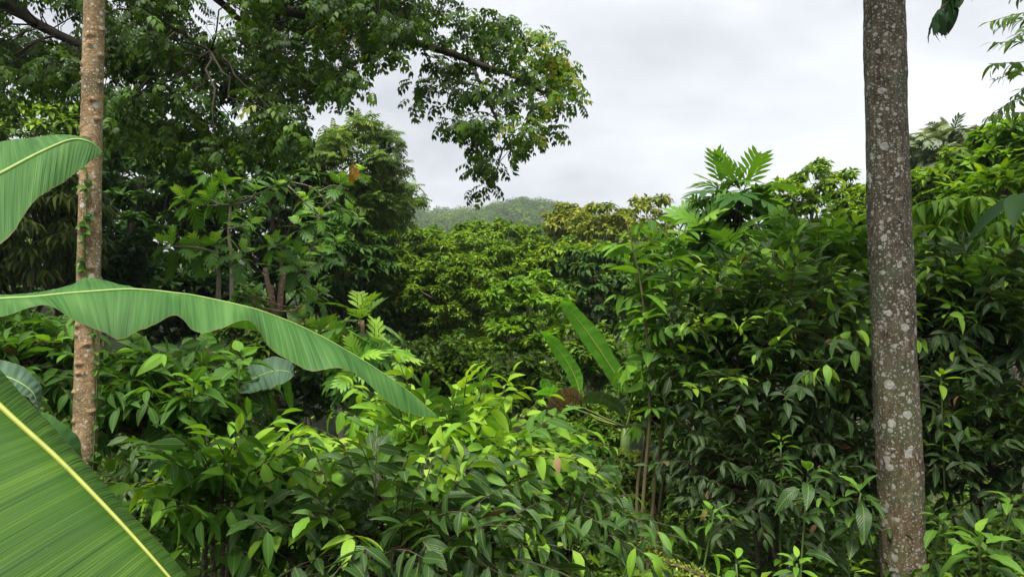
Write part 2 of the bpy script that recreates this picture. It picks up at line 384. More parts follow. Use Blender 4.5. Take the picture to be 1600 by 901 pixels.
def banana_mat(name, c0, c1, c2, rough=.55, trans=.3, freq=260.):
    m = new_mat(name); g = G(m)
    uv = g.n('ShaderNodeUVMap', uv_map='UVMap'); sp = g.n('ShaderNodeSeparateXYZ'); g.l(uv.outputs[0], sp.inputs[0])
    mp = g.n('ShaderNodeMapping'); g.l(uv.outputs[0], mp.inputs[0]); mp.inputs['Scale'].default_value = (1.2, freq * .3, 1)
    mp2 = g.n('ShaderNodeMapping'); g.l(uv.outputs[0], mp2.inputs[0]); mp2.inputs['Scale'].default_value = (.9, freq * .055, 1)
    fine = g.noise(1., 3, mp.outputs[0]); broad = g.noise(1., 2, mp2.outputs[0])
    f = g.math('ADD', g.math('MULTIPLY', fine, .4), g.math('MULTIPLY', broad, .6))
    c = g.ramp(f, [(.36, c0), (.5, c1), (.66, c2)])
    ln = g.math('POWER', g.math('ADD', g.math('MULTIPLY', g.math('SINE', g.math('MULTIPLY', g.math('ADD', sp.outputs[1], g.math('MULTIPLY', fine, .004)), freq * 2.1)), .5), .5), 5.)
    c = g.mix(g.math('MULTIPLY', ln, .24), c, (c2[0] * 1.25, c2[1] * 1.2, c2[2] * 1.2, 1))
    geo = g.n('ShaderNodeNewGeometry')
    c = g.mix(g.ramp(g.noise(30, 4, geo.outputs['Position'], .7), [(.66, (0, 0, 0)), (.74, (.55, .55, .55))]), c, (c2[0] * 1.3, c2[1] * .9, c2[2], 1))
    vs = g.n('ShaderNodeTexVoronoi'); vs.inputs['Scale'].default_value = 34.; g.l(geo.outputs['Position'], vs.inputs['Vector'])
    vx = g.n('ShaderNodeSeparateXYZ'); g.l(vs.outputs['Color'], vx.inputs[0])
    sz = g.math('MULTIPLY', g.math('SUBTRACT', vx.outputs[0], .86), .9)
    c = g.mix(g.math('MULTIPLY', g.math('SUBTRACT', sz, vs.outputs['Distance']), 18., clamp=True), c, (.10, .075, .03, 1))
    au = g.math('ABSOLUTE', g.math('SUBTRACT', sp.outputs[0], .5))
    edge = g.math('MULTIPLY', g.math('SUBTRACT', au, .485), 70., clamp=True)
    c = g.mix(g.math('MULTIPLY', edge, .7), c, (.22, .15, .06, 1))
    b = g.n('ShaderNodeBsdfPrincipled'); g.l(c, b.inputs['Base Color']); b.inputs['Roughness'].default_value = rough; b.inputs['Specular IOR Level'].default_value = .2
    g.l(g.bump(g.math('ADD', f, g.math('MULTIPLY', ln, .15)), .5, .012), b.inputs['Normal'])
    tr = g.n('ShaderNodeBsdfTranslucent'); g.l(g.mix(1., c, (1.2, 1.3, .4, 1), 'MULTIPLY'), tr.inputs[0])
    ms = g.n('ShaderNodeMixShader'); ms.inputs[0].default_value = trans; o = g.n('ShaderNodeOutputMaterial')
    g.l(b.outputs[0], ms.inputs[1]); g.l(tr.outputs[0], ms.inputs[2]); g.l(ms.outputs[0], o.inputs[0]); MAT[name] = m
banana_mat('banana_blade', (.030, .10, .020), (.055, .155, .032), (.105, .225, .058))
banana_mat('banana_blade_deep', (.026, .075, .010), (.042, .112, .013), (.085, .175, .020), freq=420, trans=.35)
banana_mat('banana_blade_dull', (.035, .075, .045), (.06, .115, .065), (.10, .165, .10), rough=.45, trans=.15)
banana_mat('banana_blade_light', (.085, .25, .03), (.12, .33, .035), (.18, .42, .06), trans=.42)
banana_mat('banana_blade_dry', (.20, .11, .075), (.34, .21, .15), (.46, .32, .24), rough=.8, trans=.1)
def plain(name, col, rough=.6):
    m = new_mat(name); g = G(m)
    b = g.n('ShaderNodeBsdfPrincipled'); geo = g.n('ShaderNodeNewGeometry')
    g.l(g.mix(g.noise(40, 3, geo.outputs['Position']), (*[x * .7 for x in col], 1), (*[min(1, x * 1.3) for x in col], 1)), b.inputs['Base Color'])
    b.inputs['Roughness'].default_value = rough
    o = g.n('ShaderNodeOutputMaterial'); g.l(b.outputs[0], o.inputs[0]); MAT[name] = m
plain('midrib_yellow', (.25, .28, .04), .55)
plain('midrib_green', (.20, .31, .06), .55)
plain('petiole', (.13, .22, .05), .5)
plain('pod', (.35, .06, .04), .5)
plain('bloom', (.45, .30, .05), .6)
def ground_mat():
    m = new_mat('soil'); g = G(m); geo = g.n('ShaderNodeNewGeometry')
    c = g.ramp(g.noise(3., 6, geo.outputs['Position'], .7), [(.3, (.008, .007, .004)), (.5, (.018, .016, .009)), (.7, (.034, .028, .016))])
    c = g.mix(.5, c, (.01, .014, .006, 1)); c = g.mix(g.ramp(g.noise(.6, 5, geo.outputs['Position']), [(.45, (0, 0, 0)), (.6, (1, 1, 1))]), c, (.012, .028, .008, 1))
    b = g.n('ShaderNodeBsdfPrincipled'); g.l(c, b.inputs['Base Color']); b.inputs['Roughness'].default_value = .95; b.inputs['Specular IOR Level'].default_value = .05
    g.l(g.bump(g.noise(14, 5, geo.outputs['Position']), 1., .05), b.inputs['Normal'])
    o = g.n('ShaderNodeOutputMaterial'); g.l(b.outputs[0], o.inputs[0]); MAT['soil'] = m
ground_mat()

# ------------------------------------------------------------------ the ground, one sheet to the hills
xs = np.concatenate([np.linspace(-520, -40, 60), np.linspace(-38, 38, 120), np.linspace(40, 520, 60)])
ys = np.concatenate([np.linspace(-60, 0, 15), np.linspace(.5, 40, 100), np.linspace(42, 620, 110)])
X, Y = np.meshgrid(xs, ys)
V = np.stack([X, Y, ground(X, Y)], -1).reshape(-1, 3)
a = (np.arange(len(ys) - 1)[:, None] * len(xs) + np.arange(len(xs) - 1)[None]).ravel()
b_ = a + len(xs)
T = np.concatenate([np.stack([a, a + 1, b_ + 1], -1), np.stack([a, b_ + 1, b_], -1)])
link('ground', mesh('ground', V, T, [MAT['soil']]), kind='structure')

# ------------------------------------------------------------------ plants: leaves are gathered first, then built
PLANTS = []
class Plant:
    def __init__(s, name, label, cat, base, group=None, cap=300, twig='twig_brown', stuff='foliage', leafname='leaf'):
        s.base = np.asarray(base, float); s.root = thing(name, label, cat, s.base, group)
        s.blocks, s.tw, s.cap, s.twig, s.stuff, s.leafname = [], [], cap, twig, stuff, leafname
        PLANTS.append(s)
    def leaves(s, tpl, mat, pos, M, tint):
        s.blocks.append((tpl, mat, np.asarray(pos), np.asarray(M), np.clip(tint, 0.001, 1)))
    def twigs(s, Pn, Rn, sides=3): s.tw.append(tubes(Pn, Rn, sides))
    def part(s, name, V, T, mat, uv=None, parent=None, **k):
        return link(name, mesh(name, V - s.base, T, [MAT[mat]], uv=uv), parent if parent is not None else s.root, **k)
    def stem(s, pts, r0, r1, mat, name='stem', n=14, sides=8, parent=None):
        p = catmull(pts, n)[None]
        V, T = tubes(p, np.linspace(r0, r1, n)[None], sides)
        s.part(name, V, T, mat, parent=parent)
        return p[0]

def rv(n, s=1.): return R.normal(size=(n, 3)) * s
def sprays(p0, d0, L, nl, leaf, ang=62, grav=.45, hang=.3, t0=.3, tj=.1, flush=None):
    """leafy twigs: alternate leaves in two rows. Returns leaf pos, M, tint and twig polylines"""
    ns = len(p0); d0 = nrm(d0)
    s = np.linspace(.12, 1, nl)[None, :, None]
    Ls = L[:, None, None]
    grv = -UP * grav
    p = p0[:, None] + d0[:, None] * s * Ls + grv * (s * s * Ls)
    tan = nrm(d0[:, None] + 2 * grv * s)
    side = nrm(np.cross(tan, UP + rv(ns, .25)[:, None]))
    nor = np.cross(side, tan)
    sg = np.where(np.arange(nl) % 2, 1., -1.)[None, :, None]
    a = np.radians(ang + R.normal(size=(ns, nl, 1)) * 9) * np.where(np.arange(nl) == nl - 1, .1, 1)[None, :, None]
    ax = tan * np.cos(a) + side * sg * np.sin(a) - UP * (hang - .3 + .75 * R.random((ns, nl, 1)) + .35 * R.normal(size=(ns, 1, 1))) + R.normal(size=(ns, nl, 3)) * .16
    sz = leaf * (.78 + .3 * np.sin(np.pi * (.15 + .8 * s[..., 0]))) * (.7 + .5 * R.random((ns, nl)))
    if flush is None: flush = np.zeros(ns)
    t = t0 + tj * R.normal(size=(ns, nl)) + flush[:, None] * s[..., 0] ** .6
    M = frames(ax.reshape(-1, 3), (nor + R.normal(size=nor.shape) * .32).reshape(-1, 3), sz.ravel())
    k = np.linspace(0, 1, 5)[None, :, None]
    tw = p0[:, None] + d0[:, None] * k * Ls + grv * (k * k * Ls)
    return p.reshape(-1, 3), M, t.ravel(), tw

def shrub(name, label, cat, px, py, rx, ry, d, rd, n, nl, leaf, sl, tpl='broad', mat='leaf_fresh', t0=.3, flush=.5, pflush=.5, cap=300, group=None, grav=.45, hang=.3, stems=4, up=.45, ang=62, twig='twig_brown', rmin=.3, pl=None, stemr=.022, basexy=None):
    C = P(px, py, d); sc = d / F
    rad = np.maximum(np.array([rx * sc, rd, ry * sc]) - sl * np.array([.5, .4, .42]), np.array([rx * sc, rd, ry * sc]) * .4)
    bx, by = (C[0], C[1]) if basexy is None else basexy
    base = np.array([bx, by, float(ground(bx, by))])
    if pl is None: pl = Plant(name, label, cat, base, group, cap, twig)
    u = nrm(rv(n)); u[:, 2] = np.where(u[:, 2] < -.6, -u[:, 2], u[:, 2])
    r = (rmin ** 3 + (1 - rmin ** 3) * R.random(n)) ** (1 / 3)
    p0 = C + u * r[:, None] * rad * .85
    g = ground(p0[:, 0], p0[:, 1]) + .15
    p0[:, 2] = np.maximum(p0[:, 2], g)
    d0 = nrm(u * np.array([1, 1, .6]) + UP * up + rv(n, .35))
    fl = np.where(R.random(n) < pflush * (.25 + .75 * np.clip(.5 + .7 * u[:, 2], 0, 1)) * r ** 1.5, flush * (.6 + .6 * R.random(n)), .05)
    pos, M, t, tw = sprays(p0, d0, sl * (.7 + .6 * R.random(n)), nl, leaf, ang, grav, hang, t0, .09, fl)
    odd = R.random(len(pos)); t = np.where((odd > .012) & (odd < .014), .8, t)
    dry = odd < .005; alt = (odd > .85) & (tpl == 'broad')
    pl.leaves(tpl, mat, pos[~dry & ~alt], M[~dry & ~alt], t[~dry & ~alt])
    if alt.any(): pl.leaves('oblong', mat, pos[alt], M[alt] * 1.1, t[alt])
    if dry.any(): pl.leaves(tpl, 'leaf_dry', pos[dry], M[dry] * .9, R.random(dry.sum()))
    pl.twigs(tw, np.linspace(.0045, .0018, 5)[None] * np.ones((n, 1)) * max(1, leaf / .12))
    sp = []
    for i in range(stems):
        th = R.random() * 6.28
        b = base + np.array([math.cos(th), math.sin(th), 0]) * rad * .18 - [0, 0, .05]
        e = C + nrm(rv(1)[0] + UP * .8) * rad * .55
        m1 = b * .6 + e * .4 + rv(1)[0] * .08 * rad; m2 = b * .25 + e * .75 + rv(1)[0] * .1 * rad
        sp.append(pl.stem([b, m1, m2, e], stemr, stemr * .35, 'bark_mid', n=12, sides=6))
    sp = np.concatenate(sp)
    j = np.argmin(((p0[:, None] - sp[None]) ** 2 * [1, 1, .6] + 9 * (sp[None, :, 2:] > p0[:, None, 2:])).sum(-1), 1)
    q = sp[j]
    k = np.linspace(0, 1, 5)[None, :, None]
    pl.twigs(q[:, None] * (1 - k) + p0[:, None] * k + np.sin(k * np.pi) * UP * -.06 * np.linalg.norm(p0 - q, axis=1)[:, None, None], np.linspace(.007, .0045, 5)[None] * np.ones((n, 1)) * max(1, leaf / .12))
    return pl

def clump_leaves(c, rc, m, leaf, droop=.35, flat=.6, t0=.35, tj=.13, tvar=.1, outw=.6, hz=.5, upn=1., outn=.45):
    n = len(c)
    o = nrm(R.normal(size=(n, m, 3))); o[..., 2] = np.where(o[..., 2] < -.25, -o[..., 2], o[..., 2])
    r = R.random((n, m, 1)) ** .45
    off = o * r * np.array([1, 1, flat]) * rc[:, None, None]
    pos = c[:, None] + off
    ax = o * outw + R.normal(size=o.shape) * hz * np.array([1, 1, .3]) - UP * droop
    no = UP * upn + o * outn + R.normal(size=o.shape) * .3
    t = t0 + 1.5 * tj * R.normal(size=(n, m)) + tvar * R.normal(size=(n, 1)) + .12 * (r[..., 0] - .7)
    sz = leaf * (.7 + .6 * R.random((n, m)))
    return pos.reshape(-1, 3), frames(ax.reshape(-1, 3), no.reshape(-1, 3), sz.ravel()), t.ravel()

def tree(name, label, cat, px, py, rx, ry, d, rd, n, m, leaf, tpl='small', mat='leaf_forest', t0=.4, rc=None, trunk_r=.14, bark_='bark_mid', droop=.35, flat=.6, clumps=None, cap=0, group=None, trunk=None, lo=-.95, tvar=.1, base=None, hz=.6, rmin=.72, limb=.12):
    sc = d / F
    if tpl == 'small' and d > 10.4: tpl = 'tiny'
    if clumps is None:
        C = P(px, py, d); rad = np.array([rx * sc, rd, ry * sc]) * .86
        i = np.arange(n) + .5
        z = 1 - (1 - lo) * i / n; th = i * 2.39996 + R.random() * 6
        u = np.stack([np.cos(th) * np.sqrt(1 - z * z), np.sin(th) * np.sqrt(1 - z * z), z], -1) + rv(n, .12)
        rr = rmin + (1.06 - rmin) * R.random(n) ** .7
        c = C + u * rr[:, None] * rad
        if rc is None: rc = 1.55 * math.sqrt(rad[0] * max(rad[2], rad[1]) / n)
        rcs = rc * (.75 + .5 * R.random(n))
    else:
        c, rcs = clumps; n = len(c); C = c.mean(0)
    if base is None: base = np.array([C[0] + R.normal() * .2, C[1] + .2, 0])
    base = np.array([base[0], base[1], float(ground(base[0], base[1])) - .05])
    pl = Plant(name, label, cat, base, group, cap, bark_, stuff='crown')
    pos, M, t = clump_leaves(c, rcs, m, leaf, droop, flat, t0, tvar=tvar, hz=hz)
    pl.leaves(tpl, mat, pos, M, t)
    if trunk is None:
        top = C + UP * .3 * (c[:, 2].max() - C[2])
        trunk = [base, base * .65 + top * .35 + rv(1)[0] * [.3, .3, 0], base * .3 + top * .7 + rv(1)[0] * [.3, .3, 0], top]
    tp = catmull(trunk, 24)
    parts = [tubes(tp[None], np.linspace(trunk_r, trunk_r * .25, 24)[None], 9)]
    f = np.clip(.35 + .5 * R.random(n), 0, .93)
    q = tp[(f * 23).astype(int)]
    bad = q[:, 2] > c[:, 2] - .1
    q = np.where(bad[:, None], tp[np.clip(np.searchsorted(tp[:, 2], c[:, 2] - .4), 4, 23)], q)
    k = np.linspace(0, 1, 7)[None, :, None]
    wob = np.cumsum(R.normal(size=(n, 7, 3)), 1) * .03 * np.linalg.norm(c - q, axis=1)[:, None, None] * (np.sin(k * np.pi))
    L = q[:, None] * (1 - k) + c[:, None] * k + wob + UP * np.sin(k * np.pi) * .08 * np.linalg.norm(c - q, axis=1)[:, None, None]
    L = L[R.random(n) < limb] if n > 8 else L
    n = len(L)
    parts.append(tubes(L, np.linspace(trunk_r * .32, trunk_r * .06, 7)[None] * (.7 + .5 * R.random((n, 1))), 5))
    V, T = cat_vf(parts)
    pl.part('trunk', V, T, bark_)
    return pl

def rosette(pl, p, axis, n, leaf, tpl='lobed', mat='leaf_lobed', t0=.3, tip=.5, lo=-.5, hi=1.2, dr=.0):
    """spiral of big leaves round a shoot tip, the youngest upright in the middle"""
    axis = nrm(axis); a0 = nrm(np.cross(axis, [.31, .8, .5])); b0 = np.cross(axis, a0)
    i = np.arange(n); th = i * 2.39996 + R.random() * 6; f = (i + .5) / n
    el = lo + (hi - lo) * f + R.normal(size=n) * .12
    h = a0 * np.cos(th)[:, None] + b0 * np.sin(th)[:, None]
    ax = h * np.cos(el)[:, None] + axis * np.sin(el)[:, None] - UP * dr
    no = -h * np.sin(el)[:, None] + axis * np.cos(el)[:, None] + rv(n, .15) + UP * .2
    sz = leaf * (1.05 - .45 * f) * (.85 + .3 * R.random(n))
    pos = p + axis * ((f - .7) * leaf * .5)[:, None] + nrm(ax) * (.22 * sz)[:, None]
    pl.leaves(tpl, mat, pos, frames(ax, no, sz), t0 + tip * f ** 1.6 + R.normal(size=n) * .07)
def lobed_tree(name, label, cat, trunk, heads, leaf, n=11, r=.05, bark_='bark_wood', cap=300, group=None, t0=.3, tip=.45, mat='leaf_lobed', forks=None):
    """trunk: list of (px,py,d) from the top down to the ground; heads: (px,py,d,scale)"""
    tp = [P(*q) for q in trunk]
    b = tp[-1].copy(); b[2] = float(ground(b[0], b[1])) - .05
    pl = Plant(name, label, cat, b, group, cap, bark_)
    pts = [b] + [q for q in tp[::-1] if q[2] > b[2] + .25]
    if len(pts) < 3: pts = [b, (b + pts[-1]) / 2 + rv(1)[0] * .05, pts[-1]]
    sp = pl.stem(pts, r, r * .55, bark_, name='trunk', n=20)
    for hx, hy, hd, hs in heads:
        h = P(hx, hy, hd)
        j = np.argmin(((sp - h) ** 2).sum(1) + 4 * (sp[:, 2] > h[2] - .05))
        q = sp[j]
        mdl = q * .45 + h * .55 + rv(1)[0] * .12 * np.linalg.norm(h - q) - UP * .12 * np.linalg.norm(h - q)
        if np.linalg.norm(h - q) > .05: pl.stem([q, mdl, h], r * .5, r * .28, bark_, name='branch', n=9, sides=6)
        rosette(pl, h, h - mdl + UP * 1.0 * np.linalg.norm(h - mdl), max(6, int(n * (.8 + .4 * R.random()))), leaf * hs, mat=mat, t0=t0, tip=tip)
    return pl

def banana_leaf(pl, mid, le, ri, mat, rib='midrib_green', rr=.012, n=90, nu=7, rip=.008, arch=.0, seed=0, pet=None, ragged=.10, nick=.0):
    """blade between three curves: midrib, one edge, other edge (world points)"""
    mid, le, ri = catmull(mid, n), catmull(le, n), catmull(ri, n)
    rg = np.random.default_rng(seed)
    tv = np.linspace(0, 1, n)
    ph = np.cumsum(.9 + .9 * rg.random(n))
    jit = np.convolve(rg.normal(size=n + 8), np.ones(9) / 9, 'valid') * .5 + (rg.random(n) < nick) * -.3
    le = mid + (le - mid) * (1 + ragged * jit)[:, None]; ri = mid + (ri - mid) * (1 + ragged * jit[::-1])[:, None]
    V, UV = [], []
    us = np.concatenate([np.linspace(-1, 0, nu)[:-1], np.linspace(0, 1, nu)])
    tan = nrm(np.gradient(mid, axis=0))
    for u in us:
        e = le if u < 0 else ri
        w = abs(u)
        q = mid * (1 - w) + e * w
        nn = nrm(np.cross(tan, (e - mid) * (1 if u > 0 else -1) + 1e-6))
        nn = np.where(nn[:, 2:] < 0, -nn, nn)
        wl = np.linalg.norm(e - mid, axis=1, keepdims=True)
        q = q + nn * (arch * np.sin(np.pi * w * .5 + .0) * wl * (1 - w * .6) + (rip * np.sin(ph * 1.0) * min(1, w * 2.2) * (1 - .75 * w ** 3))[:, None] * np.minimum(1, wl * 6))
        V.append(q); UV.append(np.stack([np.full(n, .5 + u * .5), tv], -1))
    m = len(us)
    V = np.stack(V, 1).reshape(-1, 3); UV = np.stack(UV, 1).reshape(-1, 2)
    a = (np.arange(n - 1)[:, None] * m + np.arange(m - 1)[None]).ravel(); b = a + m
    T = np.concatenate([np.stack([a, a + 1, b + 1], -1), np.stack([a, b + 1, b], -1)])
    o = pl.part('leaf', V, T, mat, uv=UV)
    rp = mid.copy()
    if pet is not None:
        pp = catmull(pet + [mid[0]], 12); rp = np.concatenate([pp[:-1], mid])
    rad = np.concatenate([np.full(len(rp) - n, rr * 1.25), np.linspace(rr, rr * .18, n)])
    v, t = tubes(rp[None], rad[None], 8)
    pl.part('midrib', v, t, rib, parent=o)
    return o

# ------------------------------------------------------------------ the two bare trunks
def trunk_mesh(path, r, n, sides, wob, scars=0., seed=0):
    p = catmull(path, n); rg = np.random.default_rng(seed)
    th = np.arange(sides) * 2 * np.pi / sides
    V = np.zeros((n, sides, 3))
    sc = [(z, rg.random() * 6.28) for z in np.arange(p[:, 2].min(), p[:, 2].max(), .055)] if scars else []
    for i in range(n):
        rr = np.full(sides, np.interp(i / (n - 1), [0, 1], r))
        for j in range(sides):
            q = Vector((math.cos(th[j]) * 1.3, math.sin(th[j]) * 1.3, p[i, 2] * 1.6 + seed))
            rr[j] *= 1 + wob * (mnoise.noise(q) + .5 * mnoise.noise(q * 2.7) + .35 * mnoise.noise(q * 7.))
        for z, a in sc:
            dz = (p[i, 2] - z) / .012
            if abs(dz) < 3:
                da = (th - a + np.pi) % (2 * np.pi) - np.pi
                rr += scars * np.exp(-dz * dz - (da / .33) ** 2) - scars * .7 * np.exp(-(dz + .9) ** 2 * 2 - (da / .18) ** 2)
        V[i, :, 0] = p[i, 0] + rr * np.cos(th); V[i, :, 1] = p[i, 1] + rr * np.sin(th); V[i, :, 2] = p[i, 2]
    V = np.concatenate([V.reshape(-1, 3), p[-1:]])
    f = []
    for i in range(n - 1):
        for j in range(sides):
            a, b = i * sides + j, i * sides + (j + 1) % sides
            f += [(a, b, b + sides), (a, b + sides, a + sides)]
    f += [(n * sides, (n - 1) * sides + j, (n - 1) * sides + (j + 1) % sides) for j in range(sides)]
    return V, np.array(f), p
def on_ground(p, dz=-.1): return np.array([p[0], p[1], float(ground(p[0], p[1])) + dz])
b0 = P(128, 800, 4.2)
lt_base = on_ground(b0)
pl = Plant('slender_tree', 'slender tan tree trunk with pale lichen spots and leaf scars, behind the long banana leaf', 'tree', lt_base, twig='twig_green')
V, T, LT = trunk_mesh([lt_base, P(131, 740, 4.2), P(136, 560, 4.2), P(139, 400, 4.2), P(143, 200, 4.2), P(147, 0, 4.2), P(152, -260, 4.2), P(158, -520, 4.2)], (.069, .052), 420, 28, .07, .016, 3)
pl.part('trunk', V, T, 'bark_pale_trunk')
rosette(pl, LT[-1], UP, 14, .6, 'lobed', 'leaf_lobed', .4, .3, -.4, 1.2)
rb = on_ground(P(1412, 900, 4.8))
pl = Plant('lichen_tree', 'thick straight grey-brown tree trunk dotted with round white lichen', 'tree', rb)
V, T, RT = trunk_mesh([rb, P(1412, 900, 4.8), P(1402, 650, 4.8), P(1392, 400, 4.8), P(1386, 240, 4.8), P(1383, 100, 4.8), P(1381, 0, 4.8), P(1376, -260, 4.8), P(1374, -600, 4.8)], (.140, .126), 300, 44, .085, 0, 8)
pl.part('trunk', V, T, 'bark_grey_trunk')
i_ = np.arange(60) + .5; th = i_ * 2.4
c = np.array([3.0, 4.2, 9.2]) + np.stack([np.cos(th) * np.sqrt(i_ / 60) * 2.1, np.sin(th) * np.sqrt(i_ / 60) * 1.9, rv(60)[:, 0] * .5], -1)  # unseen crown added above the view, placed to shade the shrubs on the right
pos, M, t = clump_leaves(c, np.full(60, .6), 45, .26, .3, .6, .35)
pl.leaves('small', 'leaf_dark', pos, M, t); pl.stuff = 'crown'
k = np.linspace(0, 1, 6)[None, :, None]
pl.twigs(RT[-1] * (1 - k) + c[:, None] * k + UP * np.sin(k * np.pi) * .3, np.linspace(.05, .012, 6)[None] * np.ones((60, 1)), 5)
# climbing vine on the slender trunk
vb = on_ground(LT[0] + [.1, -.02, 0], 0)
vn = Plant('climbing_vine', 'thin leafy vine climbing the slender tan trunk', 'vine', vb, cap=200, twig='twig_green')
zz = np.linspace(vb[2], float(P(140, 270, 4.2)[2]), 60)
ax_ = np.stack([np.interp(zz, LT[:, 2], LT[:, 0]), np.interp(zz, LT[:, 2], LT[:, 1])], -1)
thv = np.interp(zz, [vb[2], 2.2, 3.0, 4.2], [-.1, -.15, -.6, -1.7]) + .25 * np.sin(zz * 5)
rvn = np.interp(zz, LT[:, 2], np.linspace(.069, .052, len(LT))) + .008
vp = np.stack([ax_[:, 0] + rvn * np.cos(thv), ax_[:, 1] + rvn * np.sin(thv), zz], -1)
V, T = tubes(vp[None], np.full((1, 60), .004), 5); vn.part('stem', V, T, 'twig_green')
ii = np.sort(R.integers(0, 60, 170)); hh = R.normal(size=170)
outv = np.stack([np.cos(thv[ii] + hh * .7), np.sin(thv[ii] + hh * .7), 0 * zz[ii]], -1)
ax = outv * .8 + rv(170, .55) - UP * .2
vn.leaves('round', 'leaf_fresh', vp[ii] + outv * .006, frames(ax, outv * .8 + UP * .7 + rv(170, .2), .05 * (.6 + .7 * R.random(170))), .3 + .15 * R.normal(size=170) + .5 * (np.abs(zz[ii] - float(P(140, 440, 4.2)[2])) < .08))

# ------------------------------------------------------------------ near banana plant, its stalk just outside the view
stk = np.array([-2.55, 2.05, float(ground(-2.55, 2.05)) - .05])
bn = Plant('banana_plant', 'large banana plant with long arching smooth leaves, closest to the viewer', 'banana plant', stk)
top = stk + [0.05, 0, 2.15]
bn.stem([stk, stk + [.02, 0, 1.0], top], .11, .06, 'petiole', name='stalk', n=12, sides=14)
A = [(-60, 472, -60, 500, -60, 455), (0, 467, 0, 497, 0, 462), (50, 464, 70, 479, 60, 458), (100, 459, 120, 505, 110, 448), (150, 455, 165, 523, 140, 437), (200, 452, 192, 531, 190, 449), (240, 454, 235, 512, 245, 470), (275, 458, 275, 497, 285, 490),
     (300, 461, 306, 523, 310, 505), (340, 469, 345, 517, 345, 512), (385, 479, 390, 505, 395, 520), (415, 488, 425, 550, 430, 530), (455, 503, 478, 580, 480, 556), (500, 524, 528, 577, 525, 570), (545, 549, 560, 588, 560, 590), (590, 577, 604, 628, 600, 618), (640, 612, 645, 648, 645, 642), (684, 651, 684, 653, 685, 651)]
A = np.array(A, float); k = len(A); td = np.linspace(2.35, 2.75, k)
bl = np.sin(np.linspace(.25, math.pi, k))
banana_leaf(bn, P(A[:, 0], A[:, 1], td), P(A[:, 2], A[:, 3], td - .16 * bl), P(A[:, 4], A[:, 5], td + .2 * bl), 'banana_blade', rr=.006, n=170, nu=9, rip=.0022, arch=.10, seed=2, pet=[top, top * .5 + P(-60, 472, 2.35) * .5 + [0, 0, .08]])
mid = P([-120, 0, 60, 110, 140, 160], [335, 272, 240, 219, 222, 238], [1.75, 1.85, 1.92, 1.98, 2.0, 2.02])
ue = P([-120, 0, 50, 100, 140, 161], [262, 226, 217, 212, 219, 238], [1.9, 2.0, 2.05, 2.08, 2.06, 2.03])
le_ = P([-120, 0, 52, 100, 128, 160], [450, 388, 318, 286, 262, 239], [1.6, 1.72, 1.82, 1.92, 1.96, 2.02])
banana_leaf(bn, mid, ue, le_, 'banana_blade', rr=.007, n=110, nu=9, rip=.002, arch=.06, seed=5, pet=[top, top * .5 + mid[0] * .5 + [0, 0, .1]])
mid = P([-160, 0, 90, 170, 230, 290, 380], [480, 634, 716, 797, 862, 930, 1030], [1.25, 1.15, 1.1, 1.05, 1.02, 1.0, .98])
le_ = P([-560, -480, -360, -220, -60, 120, 380], [600, 820, 960, 1060, 1120, 1140, 1034], [1.0, .92, .86, .84, .84, .88, .97])
ri_ = P([-120, 26, 112, 192, 250, 304, 384], [472, 618, 710, 797, 855, 920, 1028], [1.42, 1.35, 1.28, 1.18, 1.12, 1.06, .99])
banana_leaf(bn, mid, le_, ri_, 'banana_blade_deep', rib='midrib_yellow', rr=.0052, n=170, nu=11, rip=.0014, arch=.10, seed=9, pet=[top, top * .4 + mid[0] * .6 + [0, 0, .2]])
# second banana behind it: dull drooping and upright light leaves
sb = on_ground(np.array([-1.95, 5.3, 0]))
b2 = Plant('banana_plant', 'young banana plant with dull grey-green drooping leaves, half hidden behind the arching leaf', 'banana plant', sb)
t2 = P(372, 640, 5.2)
b2.stem([sb, sb * .5 + t2 * .5 + [.05, 0, 0], t2], .07, .035, 'petiole', name='stalk', n=10, sides=12)
def simple_banana(pl, pts, w, d0, mat, rib='midrib_green', seed=0, pet=None, n=60, dw=.05, rip=.006, arch=.1, rr=.006, wl=1., wr=1.):
    """pts: pixel midrib from base to tip; w: half width in px"""
    pts = np.array(pts, float); k = len(pts)
    dd = np.broadcast_to(np.asarray(d0, float), (k,))
    t = np.gradient(pts, axis=0); nn = np.stack([-t[:, 1], t[:, 0]], -1); nn /= np.linalg.norm(nn, axis=1, keepdims=True)
    f = np.linspace(0, 1, k); ww = w * np.sin(np.pi * np.clip(f * .9 + .07, 0, 1)) ** .7 * (1 - .25 * f); ww[-1] = .3
    l = pts + nn * ww[:, None] * wl; r_ = pts - nn * ww[:, None] * wr
    banana_leaf(pl, P(pts[:, 0], pts[:, 1], dd), P(l[:, 0], l[:, 1], dd - dw), P(r_[:, 0], r_[:, 1], dd + dw), mat, rib=rib, rr=rr, n=n, nu=6, rip=rip, arch=arch, seed=seed, pet=pet, ragged=.45, nick=.05)
simple_banana(b2, [(372, 608), (395, 592), (425, 580), (450, 580), (458, 588)], 24, 5.0, 'banana_blade_dull', seed=1, pet=[t2], dw=.15, wl=1.2)
simple_banana(b2, [(328, 610), (326, 585), (324, 555), (322, 528), (320, 505)], 19, 5.5, 'banana_blade_light', seed=2, pet=[t2], dw=.04)
simple_banana(b2, [(345, 640), (350, 615), (346, 590), (338, 575)], 13, 5.3, 'banana_blade_light', seed=3, pet=[t2], dw=.03)
simple_banana(b2, [(455, 640), (452, 620), (447, 600), (446, 590)], 7, 5.1, 'banana_blade_light', seed=4, pet=[t2], dw=.02)
sb = on_ground(np.array([-3.0, 3.3, 0]))
b3 = Plant('banana_plant', 'dark drooping banana leaves beside the slender tan trunk', 'banana plant', sb)
t3 = sb + [.1, 0, 1.7]
b3.stem([sb, sb * .5 + t3 * .5, t3], .08, .04, 'petiole', name='stalk', n=10, sides=12)
